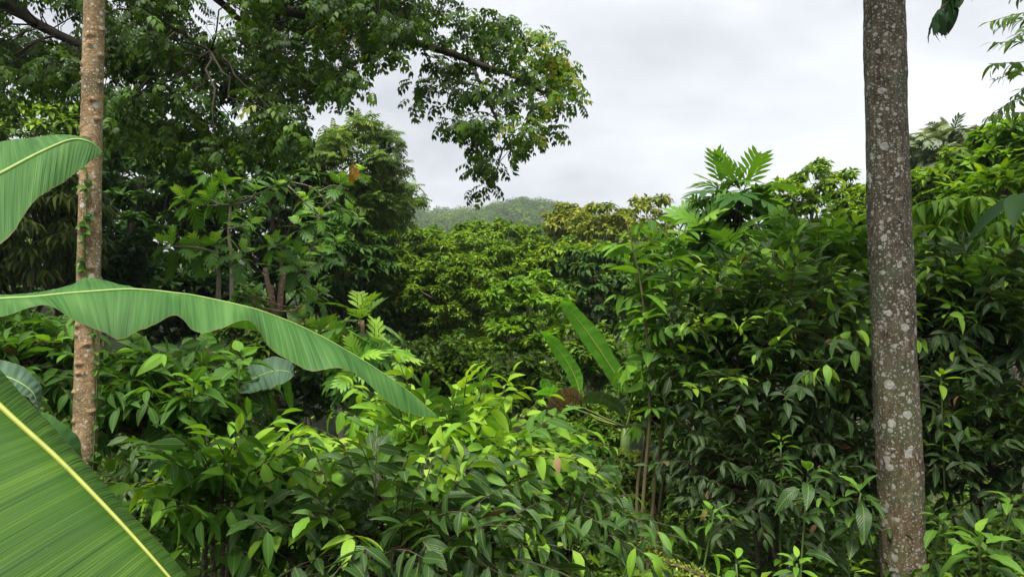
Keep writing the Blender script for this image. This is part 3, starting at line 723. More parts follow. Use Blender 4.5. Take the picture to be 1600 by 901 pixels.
simple_banana(b3, [(-60, 560), (-20, 580), (20, 592), (50, 612), (60, 640)], 26, 3.2, 'banana_blade_dull', seed=6, pet=[t3], dw=.12)
simple_banana(b3, [(-40, 640), (10, 655), (60, 675), (105, 700), (125, 745)], 34, 2.6, 'banana_blade', seed=7, pet=[t3], dw=.1)
# banana in the clearing
sb = on_ground(P(985, 800, 7.6))
b4 = Plant('banana_plant', 'small banana plant in the clearing with two upright leaves and one dry brown leaf', 'banana plant', sb)
t4 = P(978, 668, 7.6)
b4.stem([sb, sb * .5 + t4 * .5 + [-.05, 0, 0], t4], .08, .05, 'petiole', name='stalk', n=10, sides=12)
simple_banana(b4, [(978, 612), (962, 585), (938, 548), (910, 508), (888, 482), (874, 468)], 17, 7.4, 'banana_blade_light', seed=11, pet=[t4, P(986, 640, 7.5)], rib='midrib_yellow', dw=.06, rr=.009)
simple_banana(b4, [(906, 614), (899, 590), (884, 562), (864, 535), (843, 516)], 14, 7.4, 'banana_blade_light', seed=12, pet=[t4, P(925, 650, 7.5)], rib='midrib_yellow', dw=.06, rr=.008)
simple_banana(b4, [(975, 650), (965, 635), (945, 624), (920, 622), (905, 632)], 12, 7.2, 'banana_blade_dull', seed=13, pet=[t4], dw=.12)
simple_banana(b4, [(908, 628), (894, 618), (878, 622), (866, 636), (857, 654)], 16, 6.6, 'banana_blade_dry', seed=14, pet=[t4, P(915, 640, 7.2)], dw=.1, rib='cane', rip=.02)
simple_banana(b4, [(892, 628), (875, 618), (855, 612), (834, 616)], 9, 7.3, 'banana_blade_light', seed=15, pet=[t4], dw=.08)
simple_banana(b4, [(862, 625), (856, 608), (849, 596), (846, 592)], 9, 7.6, 'banana_blade_light', seed=16, pet=[t4], dw=.03)
simple_banana(b4, [(1000, 590), (992, 565), (985, 540)], 10, 7.9, 'banana_blade_light', seed=17, pet=[t4], dw=.03)
sb = on_ground(P(1092, 700, 6.4))
b5 = Plant('banana_plant', 'young banana shoot with pale broad leaf in front of the dark shrub', 'banana plant', sb)
t5 = P(1096, 660, 6.4)
b5.stem([sb, sb * .5 + t5 * .5, t5], .035, .02, 'petiole', name='stalk', n=8, sides=10)
simple_banana(b5, [(1094, 606), (1086, 598), (1078, 590), (1070, 588)], 10, 6.3, 'banana_blade_light', seed=21, pet=[t5], dw=.12, wl=1.6)
simple_banana(b5, [(1094, 606), (1100, 597), (1110, 592), (1120, 594)], 9, 6.3, 'banana_blade_light', seed=22, pet=[t5], dw=.12)

# ------------------------------------------------------------------ near shrubs
NEAR = 'leafy shrubs below the viewpoint'
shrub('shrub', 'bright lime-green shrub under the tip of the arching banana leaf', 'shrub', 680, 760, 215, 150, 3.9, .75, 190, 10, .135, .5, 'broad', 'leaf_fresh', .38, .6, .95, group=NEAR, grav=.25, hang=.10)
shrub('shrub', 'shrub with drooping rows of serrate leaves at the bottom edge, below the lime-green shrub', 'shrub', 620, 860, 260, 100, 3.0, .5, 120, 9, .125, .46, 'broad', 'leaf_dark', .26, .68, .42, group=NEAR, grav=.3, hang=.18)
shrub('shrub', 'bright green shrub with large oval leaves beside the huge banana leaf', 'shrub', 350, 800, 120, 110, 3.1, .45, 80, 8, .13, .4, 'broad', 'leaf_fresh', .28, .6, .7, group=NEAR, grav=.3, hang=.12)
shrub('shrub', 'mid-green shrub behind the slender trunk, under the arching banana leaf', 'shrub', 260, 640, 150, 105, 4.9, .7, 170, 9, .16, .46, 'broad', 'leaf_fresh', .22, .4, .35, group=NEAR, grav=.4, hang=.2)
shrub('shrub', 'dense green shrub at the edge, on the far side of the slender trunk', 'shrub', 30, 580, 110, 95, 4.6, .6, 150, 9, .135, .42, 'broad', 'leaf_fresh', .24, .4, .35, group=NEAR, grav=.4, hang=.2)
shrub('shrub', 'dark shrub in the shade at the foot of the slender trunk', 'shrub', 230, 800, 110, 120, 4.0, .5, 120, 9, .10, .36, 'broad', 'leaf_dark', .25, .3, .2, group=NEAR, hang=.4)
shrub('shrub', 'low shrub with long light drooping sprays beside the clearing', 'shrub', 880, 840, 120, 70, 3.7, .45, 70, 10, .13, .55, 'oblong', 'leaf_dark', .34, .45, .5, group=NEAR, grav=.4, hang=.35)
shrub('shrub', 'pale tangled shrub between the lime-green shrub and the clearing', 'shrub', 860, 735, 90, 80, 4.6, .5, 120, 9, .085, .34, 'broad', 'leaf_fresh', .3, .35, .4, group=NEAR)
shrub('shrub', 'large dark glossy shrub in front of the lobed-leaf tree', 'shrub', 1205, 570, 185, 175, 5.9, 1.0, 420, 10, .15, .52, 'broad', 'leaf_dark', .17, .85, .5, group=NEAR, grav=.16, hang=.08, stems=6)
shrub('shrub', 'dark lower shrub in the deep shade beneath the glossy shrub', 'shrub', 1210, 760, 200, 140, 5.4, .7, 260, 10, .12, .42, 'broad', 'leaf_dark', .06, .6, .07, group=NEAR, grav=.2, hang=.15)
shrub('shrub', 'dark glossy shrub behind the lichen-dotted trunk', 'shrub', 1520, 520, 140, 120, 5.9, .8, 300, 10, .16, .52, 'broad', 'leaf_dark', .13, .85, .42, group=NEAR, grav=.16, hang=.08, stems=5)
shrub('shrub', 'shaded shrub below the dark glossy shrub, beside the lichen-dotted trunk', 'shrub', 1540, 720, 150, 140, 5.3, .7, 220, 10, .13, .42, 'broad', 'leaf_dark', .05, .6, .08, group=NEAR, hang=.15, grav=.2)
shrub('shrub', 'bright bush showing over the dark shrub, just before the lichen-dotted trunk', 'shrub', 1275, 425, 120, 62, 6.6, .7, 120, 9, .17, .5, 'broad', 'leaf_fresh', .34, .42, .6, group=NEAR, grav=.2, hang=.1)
# tall sapling by the clearing: upright canes with opposite leaves
sp = P(1010, 830, 5.6); spb = on_ground(sp)
sap = Plant('sapling', 'tall thin-stemmed sapling with oblong leaves, beside the small banana plant', 'tree', spb, cap=300, twig='twig_green')
for i, pth in enumerate([[(1005, 780), (1015, 650), (1012, 540), (1000, 440), (980, 350)], [(1020, 790), (1035, 660), (1048, 540), (1050, 430), (1040, 350)], [(995, 790), (1010, 680), (1025, 560), (1020, 460), (1010, 385)], [(1030, 800), (1050, 690), (1075, 580), (1085, 490), (1090, 430)]]):
    dd = 5.6 + .12 * i
    pts = [spb + [.06 * i - .1, .05 * i, 0]] + [P(a, b, dd) for a, b in pth]
    s_ = sap.stem(pts, .017, .006, 'cane', n=30, sides=7)
    nn = 18; f = np.linspace(.42, .99, nn); idx = (f * 29).astype(int); th = np.arange(nn) * 2.2 + i
    h = np.stack([np.cos(th), np.sin(th), .25 + 0 * th], -1)
    sap.leaves('broad', 'leaf_fresh', s_[idx], frames(h - UP * .15 + rv(nn, .15), UP + h * -.2 + rv(nn, .2), .26 * (.8 + .4 * R.random(nn))), .46 + .12 * R.normal(size=nn) + .35 * f ** 6)
    ns = 12; j = (np.linspace(.44, .97, ns) * 29).astype(int); th = R.random(ns) * 6.28
    d0 = np.stack([np.cos(th), np.sin(th), .7 + 0 * th], -1)
    pos, M, t, tw = sprays(s_[j], d0, (.2 if i in (0, 2) else .34) + .16 * R.random(ns), 8, .16, 60, .3, .15, .45, .12, .25 * R.random(ns))
    sap.leaves('broad', 'leaf_fresh', pos, M, t); sap.twigs(tw, np.linspace(.004, .002, 5)[None] * np.ones((ns, 1)))

# ------------------------------------------------------------------ undergrowth plants near the lichen trunk
UG = 'broad-leaved plants on the shaded slope'
def herb(label, px, py, d, n, leaf, tpl='big', mat='leaf_dark', t0=.3, tip=.25, name='broad_leaf_plant', cat='plant', group=UG, lo=-.15, hi=1.1, h=None, stemmat='twig_green', dr=.15):
    c = P(px, py, d); b = on_ground(c, -.03)
    pl = Plant(name, label, cat, b, group, 60, 'twig_green')
    s_ = pl.stem([b, b * .5 + c * .5 + rv(1)[0] * .05, c], .009, .005, stemmat, n=14, sides=6)
    q = 14; j = R.integers(4, 13, q); th = R.random(q) * 6.28; hv = np.stack([np.cos(th), np.sin(th), .15 + 0 * th], -1)
    pl.leaves(tpl, mat, s_[j] + hv * leaf * .12, frames(hv + rv(q, .2), UP + hv * .3 + rv(q, .25), leaf * (.6 + .4 * R.random(q))), t0 - .1 + .1 * R.normal(size=q))
    rosette(pl, c, UP + rv(1)[0] * .15, n, leaf, tpl, mat, t0, tip, lo, hi, dr)
herb('tall broad-leaved plant with large drooping leaves in front of the lichen-dotted trunk', 1262, 745, 4.4, 9, .2, t0=.36)
herb('broad-leaved plant with quilted leaves against the foot of the lichen-dotted trunk', 1345, 770, 4.3, 8, .18, t0=.38)
herb('quilted leaf plant in the bottom corner beyond the lichen-dotted trunk', 1530, 850, 3.9, 9, .24, t0=.5, tip=.25)
herb('small broad plant beside the lichen-dotted trunk base, on the corner side', 1470, 820, 4.2, 8, .17, t0=.45)
herb('pale-leaved plant under the dark shrub at the frame edge', 1580, 790, 4.6, 8, .2, t0=.5)
herb('little upright plant with glossy oval leaves below the dark lower shrub', 1220, 690, 4.9, 8, .12, tpl='broad', mat='leaf_fresh', t0=.5)
herb('small round-leaved plant on the slope below the dark lower shrub', 1115, 800, 4.3, 9, .12, tpl='broad', mat='leaf_fresh', t0=.55)
herb('low plant with hanging oval leaves at the bottom edge, on the slope', 1150, 880, 3.7, 8, .13, tpl='broad', mat='leaf_fresh', t0=.5)
herb('bright seedling at the bottom edge before the lichen-dotted trunk', 1245, 880, 3.6, 8, .12, tpl='broad', mat='leaf_fresh', t0=.55)
herb('pale seedling shining in the shade beyond the lichen-dotted trunk', 1470, 590, 5.0, 7, .13, tpl='broad', mat='leaf_lime', t0=.55)
herb('small broad-leaved plant in the clearing, just behind the canes', 1078, 680, 5.6, 8, .16, tpl='big', mat='leaf_fresh', t0=.45)
herb('dull plant with brown-yellow leaves low in the clearing', 930, 790, 4.9, 9, .1, tpl='round', mat='leaf_olive', t0=.6)
herb('heart-leaved plant below the arching banana leaf', 375, 560, 4.6, 9, .2, tpl='round', mat='leaf_fresh', t0=.35)
herb('heart-leaved vine plant in front of the young banana', 300, 600, 4.3, 10, .18, tpl='round', mat='leaf_fresh', t0=.32)
# mossy stick
mp_ = [P(1005, 850, 3.5), P(1030, 872, 3.45), P(1060, 884, 3.4), P(1110, 905, 3.35), P(1170, 950, 3.3)]
mb = on_ground(mp_[-1])
ms_ = Plant('mossy_branch', 'fallen stick covered in yellow-green moss at the bottom edge', 'branch', mb, cap=0)
mc = ms_.stem(mp_ + [mb], .008, .012, 'twig_brown', name='stick', n=30, sides=6)
ii = R.integers(0, 24, 520)
ms_.leaves('tiny', 'leaf_moss', mc[ii] + rv(520, .012), frames(rv(520) + UP * .3, rv(520) + UP, .022 * (.5 + R.random(520))), .5 + .2 * R.normal(size=520)); ms_.stuff = 'moss'

# ------------------------------------------------------------------ lobed-leaf (breadfruit-like) trees
lobed_tree('breadfruit_tree', 'breadfruit tree with huge lobed leaves standing against the sky', 'tree', [(1150, 350, 8.8), (1146, 450, 8.8), (1142, 560, 8.8)],
    [(1162, 300, 8.8, 1.05), (1130, 300, 9.0, .9), (1100, 365, 8.5, .95), (1190, 385, 8.6, .9), (1145, 400, 8.2, 1.), (1175, 350, 9.1, .95), (1110, 345, 9.1, .9), (1075, 400, 8.8, .85), (1215, 420, 8.6, .9)], .66, 13, .07, 'bark_dark', t0=.34, tip=.5)
lobed_tree('breadfruit_tree', 'bright young breadfruit tree just above the arching banana leaf', 'tree', [(566, 500, 9.2), (568, 560, 9.2), (570, 640, 9.2)],
    [(562, 500, 9.2, 1.), (585, 545, 9.0, .9), (530, 540, 9.3, .85), (610, 570, 9.1, .85), (560, 570, 8.8, .8), (500, 520, 9.8, .6)], .56, 13, .045, t0=.5, tip=.45)
lobed_tree('breadfruit_tree', 'pale-trunked breadfruit tree with flat leaf tufts in the dark gap', 'tree', [(338, 395, 13), (342, 430, 13), (340, 500, 13)],
    [(338, 385, 13, 1.), (272, 385, 13, 1.), (375, 395, 12.8, .9), (310, 390, 13.2, .85)], .42, 12, .06, 'bark_pale', t0=.48, tip=.45)
lobed_tree('breadfruit_tree', 'tall breadfruit tree with forked pale branches below the overhanging canopy', 'tree', [(360, 320, 14), (358, 370, 14), (362, 450, 14)],
    [(292, 312, 14, 1.05), (330, 312, 14, .9), (350, 290, 14.2, .9), (388, 350, 13.8, 1.), (400, 300, 14, .9), (330, 265, 14.4, .9), (430, 290, 14, .8)], .42, 11, .05, 'bark_pale', t0=.48, tip=.45)
lobed_tree('breadfruit_tree', 'slim breadfruit tree beside the cut stems', 'tree', [(440, 400, 11.5), (438, 450, 11.5), (432, 540, 11.5)],
    [(442, 415, 11.5, 1.), (430, 385, 11.6, .9), (470, 420, 11.4, .9), (465, 400, 11.8, .8)], .36, 11, .045, t0=.42, tip=.5)
lobed_tree('breadfruit_tree', 'low breadfruit sapling with spiky rosettes before the cut stems', 'tree', [(395, 455, 10.5), (396, 480, 10.5), (398, 540, 10.5)],
    [(396, 465, 10.5, 1.), (368, 480, 10.5, .85), (480, 470, 10.6, .9), (470, 500, 10.5, .8), (500, 460, 10.8, .8)], .34, 12, .04, t0=.42, tip=.5)
bt = lobed_tree('breadfruit_tree', 'breadfruit tree with bare arching twigs against the feathery tree', 'tree', [(500, 330, 15), (490, 380, 15), (480, 450, 15)],
    [(530, 290, 15, .9), (480, 310, 15, .9), (555, 270, 15, .8), (500, 340, 14.6, .9), (540, 330, 14.8, .8), (470, 355, 14.6, .9), (525, 380, 14.5, .8), (505, 400, 14.5, .9)], .42, 10, .04, 'bark_pale', t0=.45, tip=.45)
for q in (((455, 285), (485, 292), (505, 310), (520, 335)), ((450, 290), (470, 310), (490, 330), (505, 345)), ((500, 300), (520, 290), (545, 296))):
    bt.stem([P(a_, b_, 14.4) for a_, b_ in q], .02, .008, 'bark_mid', name='bare_twig', n=10, sides=5)
bt.leaves('lobed', 'leaf_rust', P(np.array([552, 549]), np.array([256, 270]), 14.2), frames(np.array([[.1, 0, -1], [.0, .1, -1.]]), np.array([[0, -1, .2], [.3, -1, .2]]), np.array([.28, .2])), np.array([.5, .2]))
# cut stems
cb = on_ground(P(430, 560, 11))
cs = Plant('cut_stump', 'reddish cut stump with three sawn stems above the arching banana leaf', 'stump', cb)
fk = P(428, 520, 11)
cs.stem([cb, cb * .5 + fk * .5, fk], .11, .08, 'bark_wood', name='stump', n=10, sides=10)
for a_, b__ in (((418, 440), (414, 418)), ((424, 455), (426, 446)), ((440, 450), (444, 425))):
    cs.stem([fk, fk * .5 + P(*a_, 11) * .5 + [.03, 0, 0], P(*a_, 11), P(*b__, 11)], .045, .035, 'bark_wood', name='cut_stem', n=10, sides=8)

# ------------------------------------------------------------------ big overhanging canopy tree, trunk outside the view
def canopy_tree(name, label, cat, base, limbs, clumps, rcs, m, leaf, tpl, mat, t0, trunk_pts, tr, droop=.5, cap=300, flat=.8, tvar=.1, hz=.5, group=None, bark_='bark_dark', extra=None):
    base = on_ground(np.array(base, float))
    pl = Plant(name, label, cat, base, group, cap, bark_, stuff='crown')
    tp = catmull([base] + trunk_pts, 24)
    parts = [tubes(tp[None], np.linspace(tr, tr * .5, 24)[None], 12)]
    sk = [tp[8:]]
    for pts, r0, r1 in limbs:
        l = catmull(pts, 30) ; l = l + np.cumsum(R.normal(size=l.shape), 0) * .012
        parts.append(tubes(l[None], np.linspace(r0, r1, 30)[None], 8)); sk.append(l[4:])
    sk = np.concatenate(sk)
    j = np.argmin(((clumps[:, None] - sk[None]) ** 2).sum(-1), 1); q = sk[j]
    k = np.linspace(0, 1, 8)[None, :, None]; n = len(clumps)
    dl = np.linalg.norm(clumps - q, axis=1)[:, None, None]
    L = q[:, None] * (1 - k) + clumps[:, None] * k + np.cumsum(R.normal(size=(n, 8, 3)), 1) * .05 * dl * np.sin(k * np.pi) + UP * np.sin(k * np.pi) * .1 * dl
    parts.append(tubes(L, np.linspace(.015, .005, 8)[None] * np.clip(dl[:, 0] * .7, .3, 1.3), 5))
    V, T = cat_vf(parts); pl.part('trunk', V, T, bark_)
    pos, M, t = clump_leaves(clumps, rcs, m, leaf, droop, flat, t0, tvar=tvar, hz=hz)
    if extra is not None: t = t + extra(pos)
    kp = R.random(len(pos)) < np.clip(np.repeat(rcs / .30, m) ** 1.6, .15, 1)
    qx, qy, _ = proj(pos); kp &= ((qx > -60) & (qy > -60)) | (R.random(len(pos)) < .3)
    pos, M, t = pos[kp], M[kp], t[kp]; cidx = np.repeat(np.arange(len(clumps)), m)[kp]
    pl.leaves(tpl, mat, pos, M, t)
    nt_ = len(pos) // 6; ii = R.integers(0, len(pos), nt_)
    c_ = clumps[cidx[ii]]
    kk = np.linspace(0, 1, 4)[None, :, None]
    pl.twigs(c_[:, None] * (1 - kk) + pos[ii][:, None] * kk, np.full((nt_, 4), .004))
    return pl
xs_ = R.uniform(-220, 650, 1500); ys_ = R.uniform(-260, 270, 1500)
bd = np.interp(xs_, [-220, 0, 60, 120, 170, 300, 420, 480, 520, 570, 610, 650], [180, 175, 160, 175, 240, 275, 270, 235, 180, 150, 112, 70])
ok = ys_ < bd - 20
for hx, hy, hr in ((38, 20, 14), (88, 50, 12), (350, 8, 14), (612, 122, 28)): ok &= (xs_ - hx) ** 2 + (ys_ - hy) ** 2 > (hr + 26) ** 2
xs_, ys_ = xs_[ok][:560], ys_[ok][:560]; n_ = len(xs_)
dd = R.uniform(8.0, 12.5, n_)
c1 = P(xs_, ys_, dd); r1 = (26 + 24 * R.random(n_)) * dd / F
bough = np.array([(640, 20, 55), (690, 20, 55), (740, 35, 45), (700, 65, 50), (780, 60, 45), (830, 65, 38), (860, 85, 35), (880, 130, 32), (890, 160, 26), (850, 130, 40), (800, 110, 50), (745, 100, 45), (690, 110, 40), (660, 135, 30), (650, 160, 22), (700, 155, 42), (750, 150, 45), (800, 160, 45), (845, 175, 40), (862, 205, 24), (820, 205, 38), (770, 200, 42), (725, 195, 36), (700, 200, 24), (750, 235, 34), (790, 235, 30), (815, 232, 18), (745, 262, 24), (775, 268, 24), (760, 292, 18), (752, 300, 10), (905, 160, 10), (790, 40, 26), (850, 55, 18), (600, 60, 40), (570, 30, 40), (620, 85, 25), (560, 90, 30), (520, 60, 45), (820, 130, 40), (875, 105, 25), (590, 100, 24), (640, 55, 40)], float)
bq = np.concatenate([bough, (bough + R.normal(size=bough.shape) * [14, 12, 3])[::2]])
db = 9.4 + .55 * R.normal(size=len(bq))
c2 = P(bq[:, 0], bq[:, 1], db); r2 = np.maximum(bq[:, 2], 8) * .82 * db / F
canopy_tree('overhanging_tree', 'big dark tree whose canopy and long bough hang over the scene against the sky', 'tree', (-11.5, 9.0, 0),
    [([np.array([-10.9, 9.2, 7.0]), P(-60, -60, 9.6), P(120, -120, 9.6), P(330, -8, 9.5), P(470, 30, 9.4), P(560, 60, 9.4), P(660, 85, 9.4), P(740, 112, 9.4), P(800, 130, 9.3), P(850, 160, 9.3)], .12, .02),
     ([np.array([-10.9, 9.2, 5.6]), P(-120, -40, 10), P(20, 10, 10), P(70, 38, 10), P(130, 65, 10), P(200, 95, 10), P(270, 135, 10), P(330, 190, 10.2)], .11, .02),
     ([np.array([-11.2, 9.2, 4.6]), P(-60, 112, 10.4), P(60, 118, 10.4), P(130, 122, 10.4), P(220, 150, 10.6)], .09, .02),
     ([P(740, 112, 9.4), P(770, 170, 9.4), P(785, 215, 9.4), P(765, 270, 9.4)], .03, .008),
     ([P(330, -8, 9.5), P(400, 60, 10.2), P(430, 140, 10.4), P(440, 210, 10.5)], .05, .012),
     ([P(120, -120, 9.6), P(210, -10, 9), P(260, 40, 8.8), P(330, 90, 8.8)], .05, .012)],
    np.concatenate([c1, c2]), np.concatenate([r1, r2]), 31, .178, 'frond', 'leaf_canopy', .3, [np.array([-11.3, 9.1, 4.0]), np.array([-10.9, 9.2, 7.0]), np.array([-10.6, 9.3, 9.5])], .3,
    extra=lambda p: np.clip((proj(p)[0] - 700) / 200, 0, 1) * .3)

# ------------------------------------------------------------------ trees, from the near edge of the wood to the far end of the valley
WOOD = 'trees of the wood across the valley'
tree('feathery_tree', 'feathery light-green tree with layered sprays reaching into the sky gap', 'tree', 550, 280, 88, 105, 20, 1.6, 80, 38, .34, 'frond_fine', 'leaf_feather', .45, flat=.35, droop=.15, group=WOOD, hz=.8)
tree('feathery_tree', 'low feathery tree below the sky gap, against the far hill', 'tree', 590, 318, 66, 46, 22, 1.4, 36, 40, .32, 'frond_fine', 'leaf_feather', .4, flat=.35, droop=.15, group=WOOD, hz=.8)
tree('broadleaf_tree', 'rounded dense tree in the middle of the wood, under the far hill', 'tree', 720, 455, 140, 105, 24, 2.4, 250, 125, .16, 'small', 'leaf_forest', .54, group=WOOD, droop=.25, cap=0)
tree('broadleaf_tree', 'dense tree with bright top leaves, just below the hill', 'tree', 775, 382, 85, 38, 28, 1.8, 130, 110, .165, 'small', 'leaf_forest', .52, group=WOOD, droop=.25)
tree('broadleaf_tree', 'pale-topped tree beside the feathery trees', 'tree', 650, 398, 80, 45, 26, 1.8, 130, 110, .165, 'small', 'leaf_forest', .52, group=WOOD, droop=.25)
tree('broadleaf_tree', 'low shadowy tree at the foot of the middle wood', 'tree', 640, 490, 70, 65, 20, 1.5, 90, 100, .15, 'small', 'leaf_forest', .42, group=WOOD, droop=.25)
tree('broadleaf_tree', 'lime-green tree in front of the middle wood, behind the upright banana leaves', 'tree', 825, 500, 75, 75, 15, 1.2, 80, 80, .15, 'small', 'leaf_lime', .38, group=WOOD, droop=.2, flat=.35)
tree('broadleaf_tree', 'dark blue-green tree between the lime tree and the sapling', 'tree', 930, 450, 60, 80, 18, 1.3, 70, 70, .2, 'small', 'leaf_shade', .62, group=WOOD, droop=.5)
tree('broadleaf_tree', 'pale light-topped tree below the golden tree', 'tree', 880, 420, 45, 45, 21, 1.0, 40, 60, .22, 'small', 'leaf_forest', .62, group=WOOD)
tree('golden_tree', 'golden-olive crown on the skyline at the end of the far hill', 'tree', 892, 352, 48, 34, 38, 2.0, 40, 70, .34, 'tiny', 'leaf_olive', .5, group=WOOD, flat=.45)
tree('golden_tree', 'golden-olive spreading tree between the hill and the breadfruit tree', 'tree', 945, 362, 55, 40, 34, 2.0, 45, 70, .3, 'tiny', 'leaf_olive', .46, group=WOOD, flat=.45)
tree('golden_tree', 'thin olive tree with open top rising beside the lobed leaves', 'tree', 1010, 345, 50, 48, 36, 1.9, 34, 60, .3, 'tiny', 'leaf_olive', .55, group=WOOD, flat=.4)
tree('broadleaf_tree', 'dark tree behind the thin-stemmed sapling', 'tree', 1020, 430, 75, 60, 20, 1.3, 60, 60, .22, 'small', 'leaf_forest', .35, group=WOOD)
tree('broadleaf_tree', 'yellow-green crown on the skyline before the lichen-dotted trunk', 'tree', 1275, 325, 90, 68, 17, 1.4, 80, 90, .16, 'small', 'leaf_forest', .62, group=WOOD, flat=.45, droop=.3)
tree('broadleaf_tree', 'tree crown on the skyline hidden in part by the lichen-dotted trunk', 'tree', 1375, 345, 75, 60, 15, 1.2, 60, 90, .15, 'small', 'leaf_forest', .55, group=WOOD, flat=.45, droop=.3)
tree('umbrella_tree', 'pale grey-green tree with parasol leaves on the skyline beyond the lichen-dotted trunk', 'tree', 1480, 245, 75, 42, 22, 1.6, 40, 26, .36, 'lobed', 'leaf_pale', .4, group=WOOD, flat=.4, droop=.3)
tree('broadleaf_tree', 'dense green tree under the parasol-leaved tree', 'tree', 1500, 300, 85, 55, 14, 1.2, 70, 60, .2, 'small', 'leaf_forest', .55, group=WOOD, flat=.45)
tree('broadleaf_tree', 'leafy tree at the frame edge behind the hanging dark leaves', 'tree', 1590, 245, 60, 70, 11, .9, 60, 50, .2, 'small', 'leaf_lime', .3, group=WOOD, droop=.3, flat=.4)
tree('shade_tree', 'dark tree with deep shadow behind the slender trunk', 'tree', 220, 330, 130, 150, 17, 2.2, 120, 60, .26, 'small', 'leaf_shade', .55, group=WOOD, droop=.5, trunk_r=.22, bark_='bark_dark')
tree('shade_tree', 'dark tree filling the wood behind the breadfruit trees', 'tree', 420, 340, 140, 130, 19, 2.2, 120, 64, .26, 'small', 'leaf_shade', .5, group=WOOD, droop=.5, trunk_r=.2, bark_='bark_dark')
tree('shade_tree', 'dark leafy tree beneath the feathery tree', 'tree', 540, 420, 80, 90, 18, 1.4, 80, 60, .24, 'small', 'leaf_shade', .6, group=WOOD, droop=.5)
tree('narrow_leaf_tree', 'dusky narrow-leaved tree between the banana leaves at the edge', 'tree', 50, 360, 110, 110, 11, 1.3, 110, 110, .2, 'narrow', 'leaf_bamboo', .42, group=WOOD, droop=.7, bark_='bark_dark')
tree('broadleaf_tree', 'olive-green tree in the light behind the overhanging canopy', 'tree', 60, 215, 110, 60, 19, 1.6, 70, 60, .24, 'small', 'leaf_forest', .5, group=WOOD)
tree('broadleaf_tree', 'sunlit yellow-green tree glimpsed behind the slender trunk', 'tree', 185, 200, 60, 50, 20, 1.2, 50, 60, .26, 'small', 'leaf_lime', .35, group=WOOD)
US = 'understory bushes on the valley floor'
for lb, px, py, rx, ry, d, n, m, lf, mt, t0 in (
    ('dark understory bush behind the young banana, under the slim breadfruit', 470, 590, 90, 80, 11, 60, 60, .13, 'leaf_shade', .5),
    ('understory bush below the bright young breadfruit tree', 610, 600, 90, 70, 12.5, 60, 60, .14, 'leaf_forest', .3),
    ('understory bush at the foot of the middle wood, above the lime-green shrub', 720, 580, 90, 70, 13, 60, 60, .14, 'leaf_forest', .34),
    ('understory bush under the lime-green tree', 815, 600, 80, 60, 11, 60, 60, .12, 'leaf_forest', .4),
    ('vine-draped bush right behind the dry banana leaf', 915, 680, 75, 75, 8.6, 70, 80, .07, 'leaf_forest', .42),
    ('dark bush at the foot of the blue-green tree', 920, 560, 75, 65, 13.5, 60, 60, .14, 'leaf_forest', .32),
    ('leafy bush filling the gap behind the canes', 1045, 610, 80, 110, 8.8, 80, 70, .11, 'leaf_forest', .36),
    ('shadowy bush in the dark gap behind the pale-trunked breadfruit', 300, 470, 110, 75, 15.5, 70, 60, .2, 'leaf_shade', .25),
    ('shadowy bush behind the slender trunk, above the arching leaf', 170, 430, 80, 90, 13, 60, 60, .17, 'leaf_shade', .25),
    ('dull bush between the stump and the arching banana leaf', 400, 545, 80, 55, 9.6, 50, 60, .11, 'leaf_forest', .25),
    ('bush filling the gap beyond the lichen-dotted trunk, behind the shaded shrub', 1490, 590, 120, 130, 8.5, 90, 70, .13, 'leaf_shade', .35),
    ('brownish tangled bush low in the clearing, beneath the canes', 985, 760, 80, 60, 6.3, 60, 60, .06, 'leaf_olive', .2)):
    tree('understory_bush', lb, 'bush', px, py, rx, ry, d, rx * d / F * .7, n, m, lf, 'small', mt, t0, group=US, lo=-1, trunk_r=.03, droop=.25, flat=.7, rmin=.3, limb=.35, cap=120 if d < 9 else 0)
for lb, px, py, rx, ry, d, n, m, lf, mt, t0 in (
    ('tall dark tree closing the gap behind the slender trunk and the shade trees', 130, 310, 190, 130, 24, 120, 70, .26, 'leaf_shade', .45),
    ('tall dark tree closing the gap behind the breadfruit trees, under the canopy', 350, 300, 170, 120, 26, 120, 70, .26, 'leaf_shade', .55),
    ('dark rounded tree behind the feathery tree', 500, 360, 110, 90, 28, 90, 70, .26, 'leaf_forest', .3),
    ('background tree between the rounded tree and the hill', 700, 430, 120, 75, 33, 90, 80, .26, 'leaf_forest', .4),
    ('background tree below the golden crown', 860, 430, 100, 70, 34, 80, 80, .26, 'leaf_forest', .4),
    ('background tree below the thin olive tree', 1000, 440, 110, 75, 31, 80, 80, .25, 'leaf_forest', .42),
    ('background tree behind the huge lobed leaves', 1130, 420, 110, 70, 26, 80, 70, .22, 'leaf_forest', .42),
    ('background tree in the gap beyond the lichen-dotted trunk, below the parasol leaves', 1480, 400, 170, 110, 18, 100, 70, .2, 'leaf_forest', .4)):
    tree('background_tree', lb, 'tree', px, py, rx, ry, d, rx * d / F * .6, n, m, lf, 'tiny' if d > 24 else 'small', mt, t0, group=WOOD, droop=.25, rmin=.5)
for lb, px, py, rx, ry, d, n, m, lf, t0 in (
    ('rounded leafy tree low in the middle wood, above the tip of the arching leaf', 600, 450, 85, 75, 19.5, 120, 110, .135, .5),
    ('rounded leafy tree at the very centre of the middle wood', 700, 470, 90, 80, 19, 130, 110, .135, .52),
    ('leafy tree closing the bank between the centre tree and the lime-green tree', 790, 440, 80, 65, 21, 110, 110, .14, .54),
    ('leafy tree closing the bank under the golden crowns', 900, 430, 70, 55, 23, 90, 110, .15, .55),
    ('small leafy tree between the feathery tree and the middle wood', 560, 395, 70, 55, 23, 90, 100, .15, .46)):
    tree('bank_tree', lb, 'tree', px, py, rx, ry, d, rx * d / F * .6, n, m, lf, 'tiny', 'leaf_forest', t0, group=WOOD, droop=.2, rmin=.6, limb=.05)
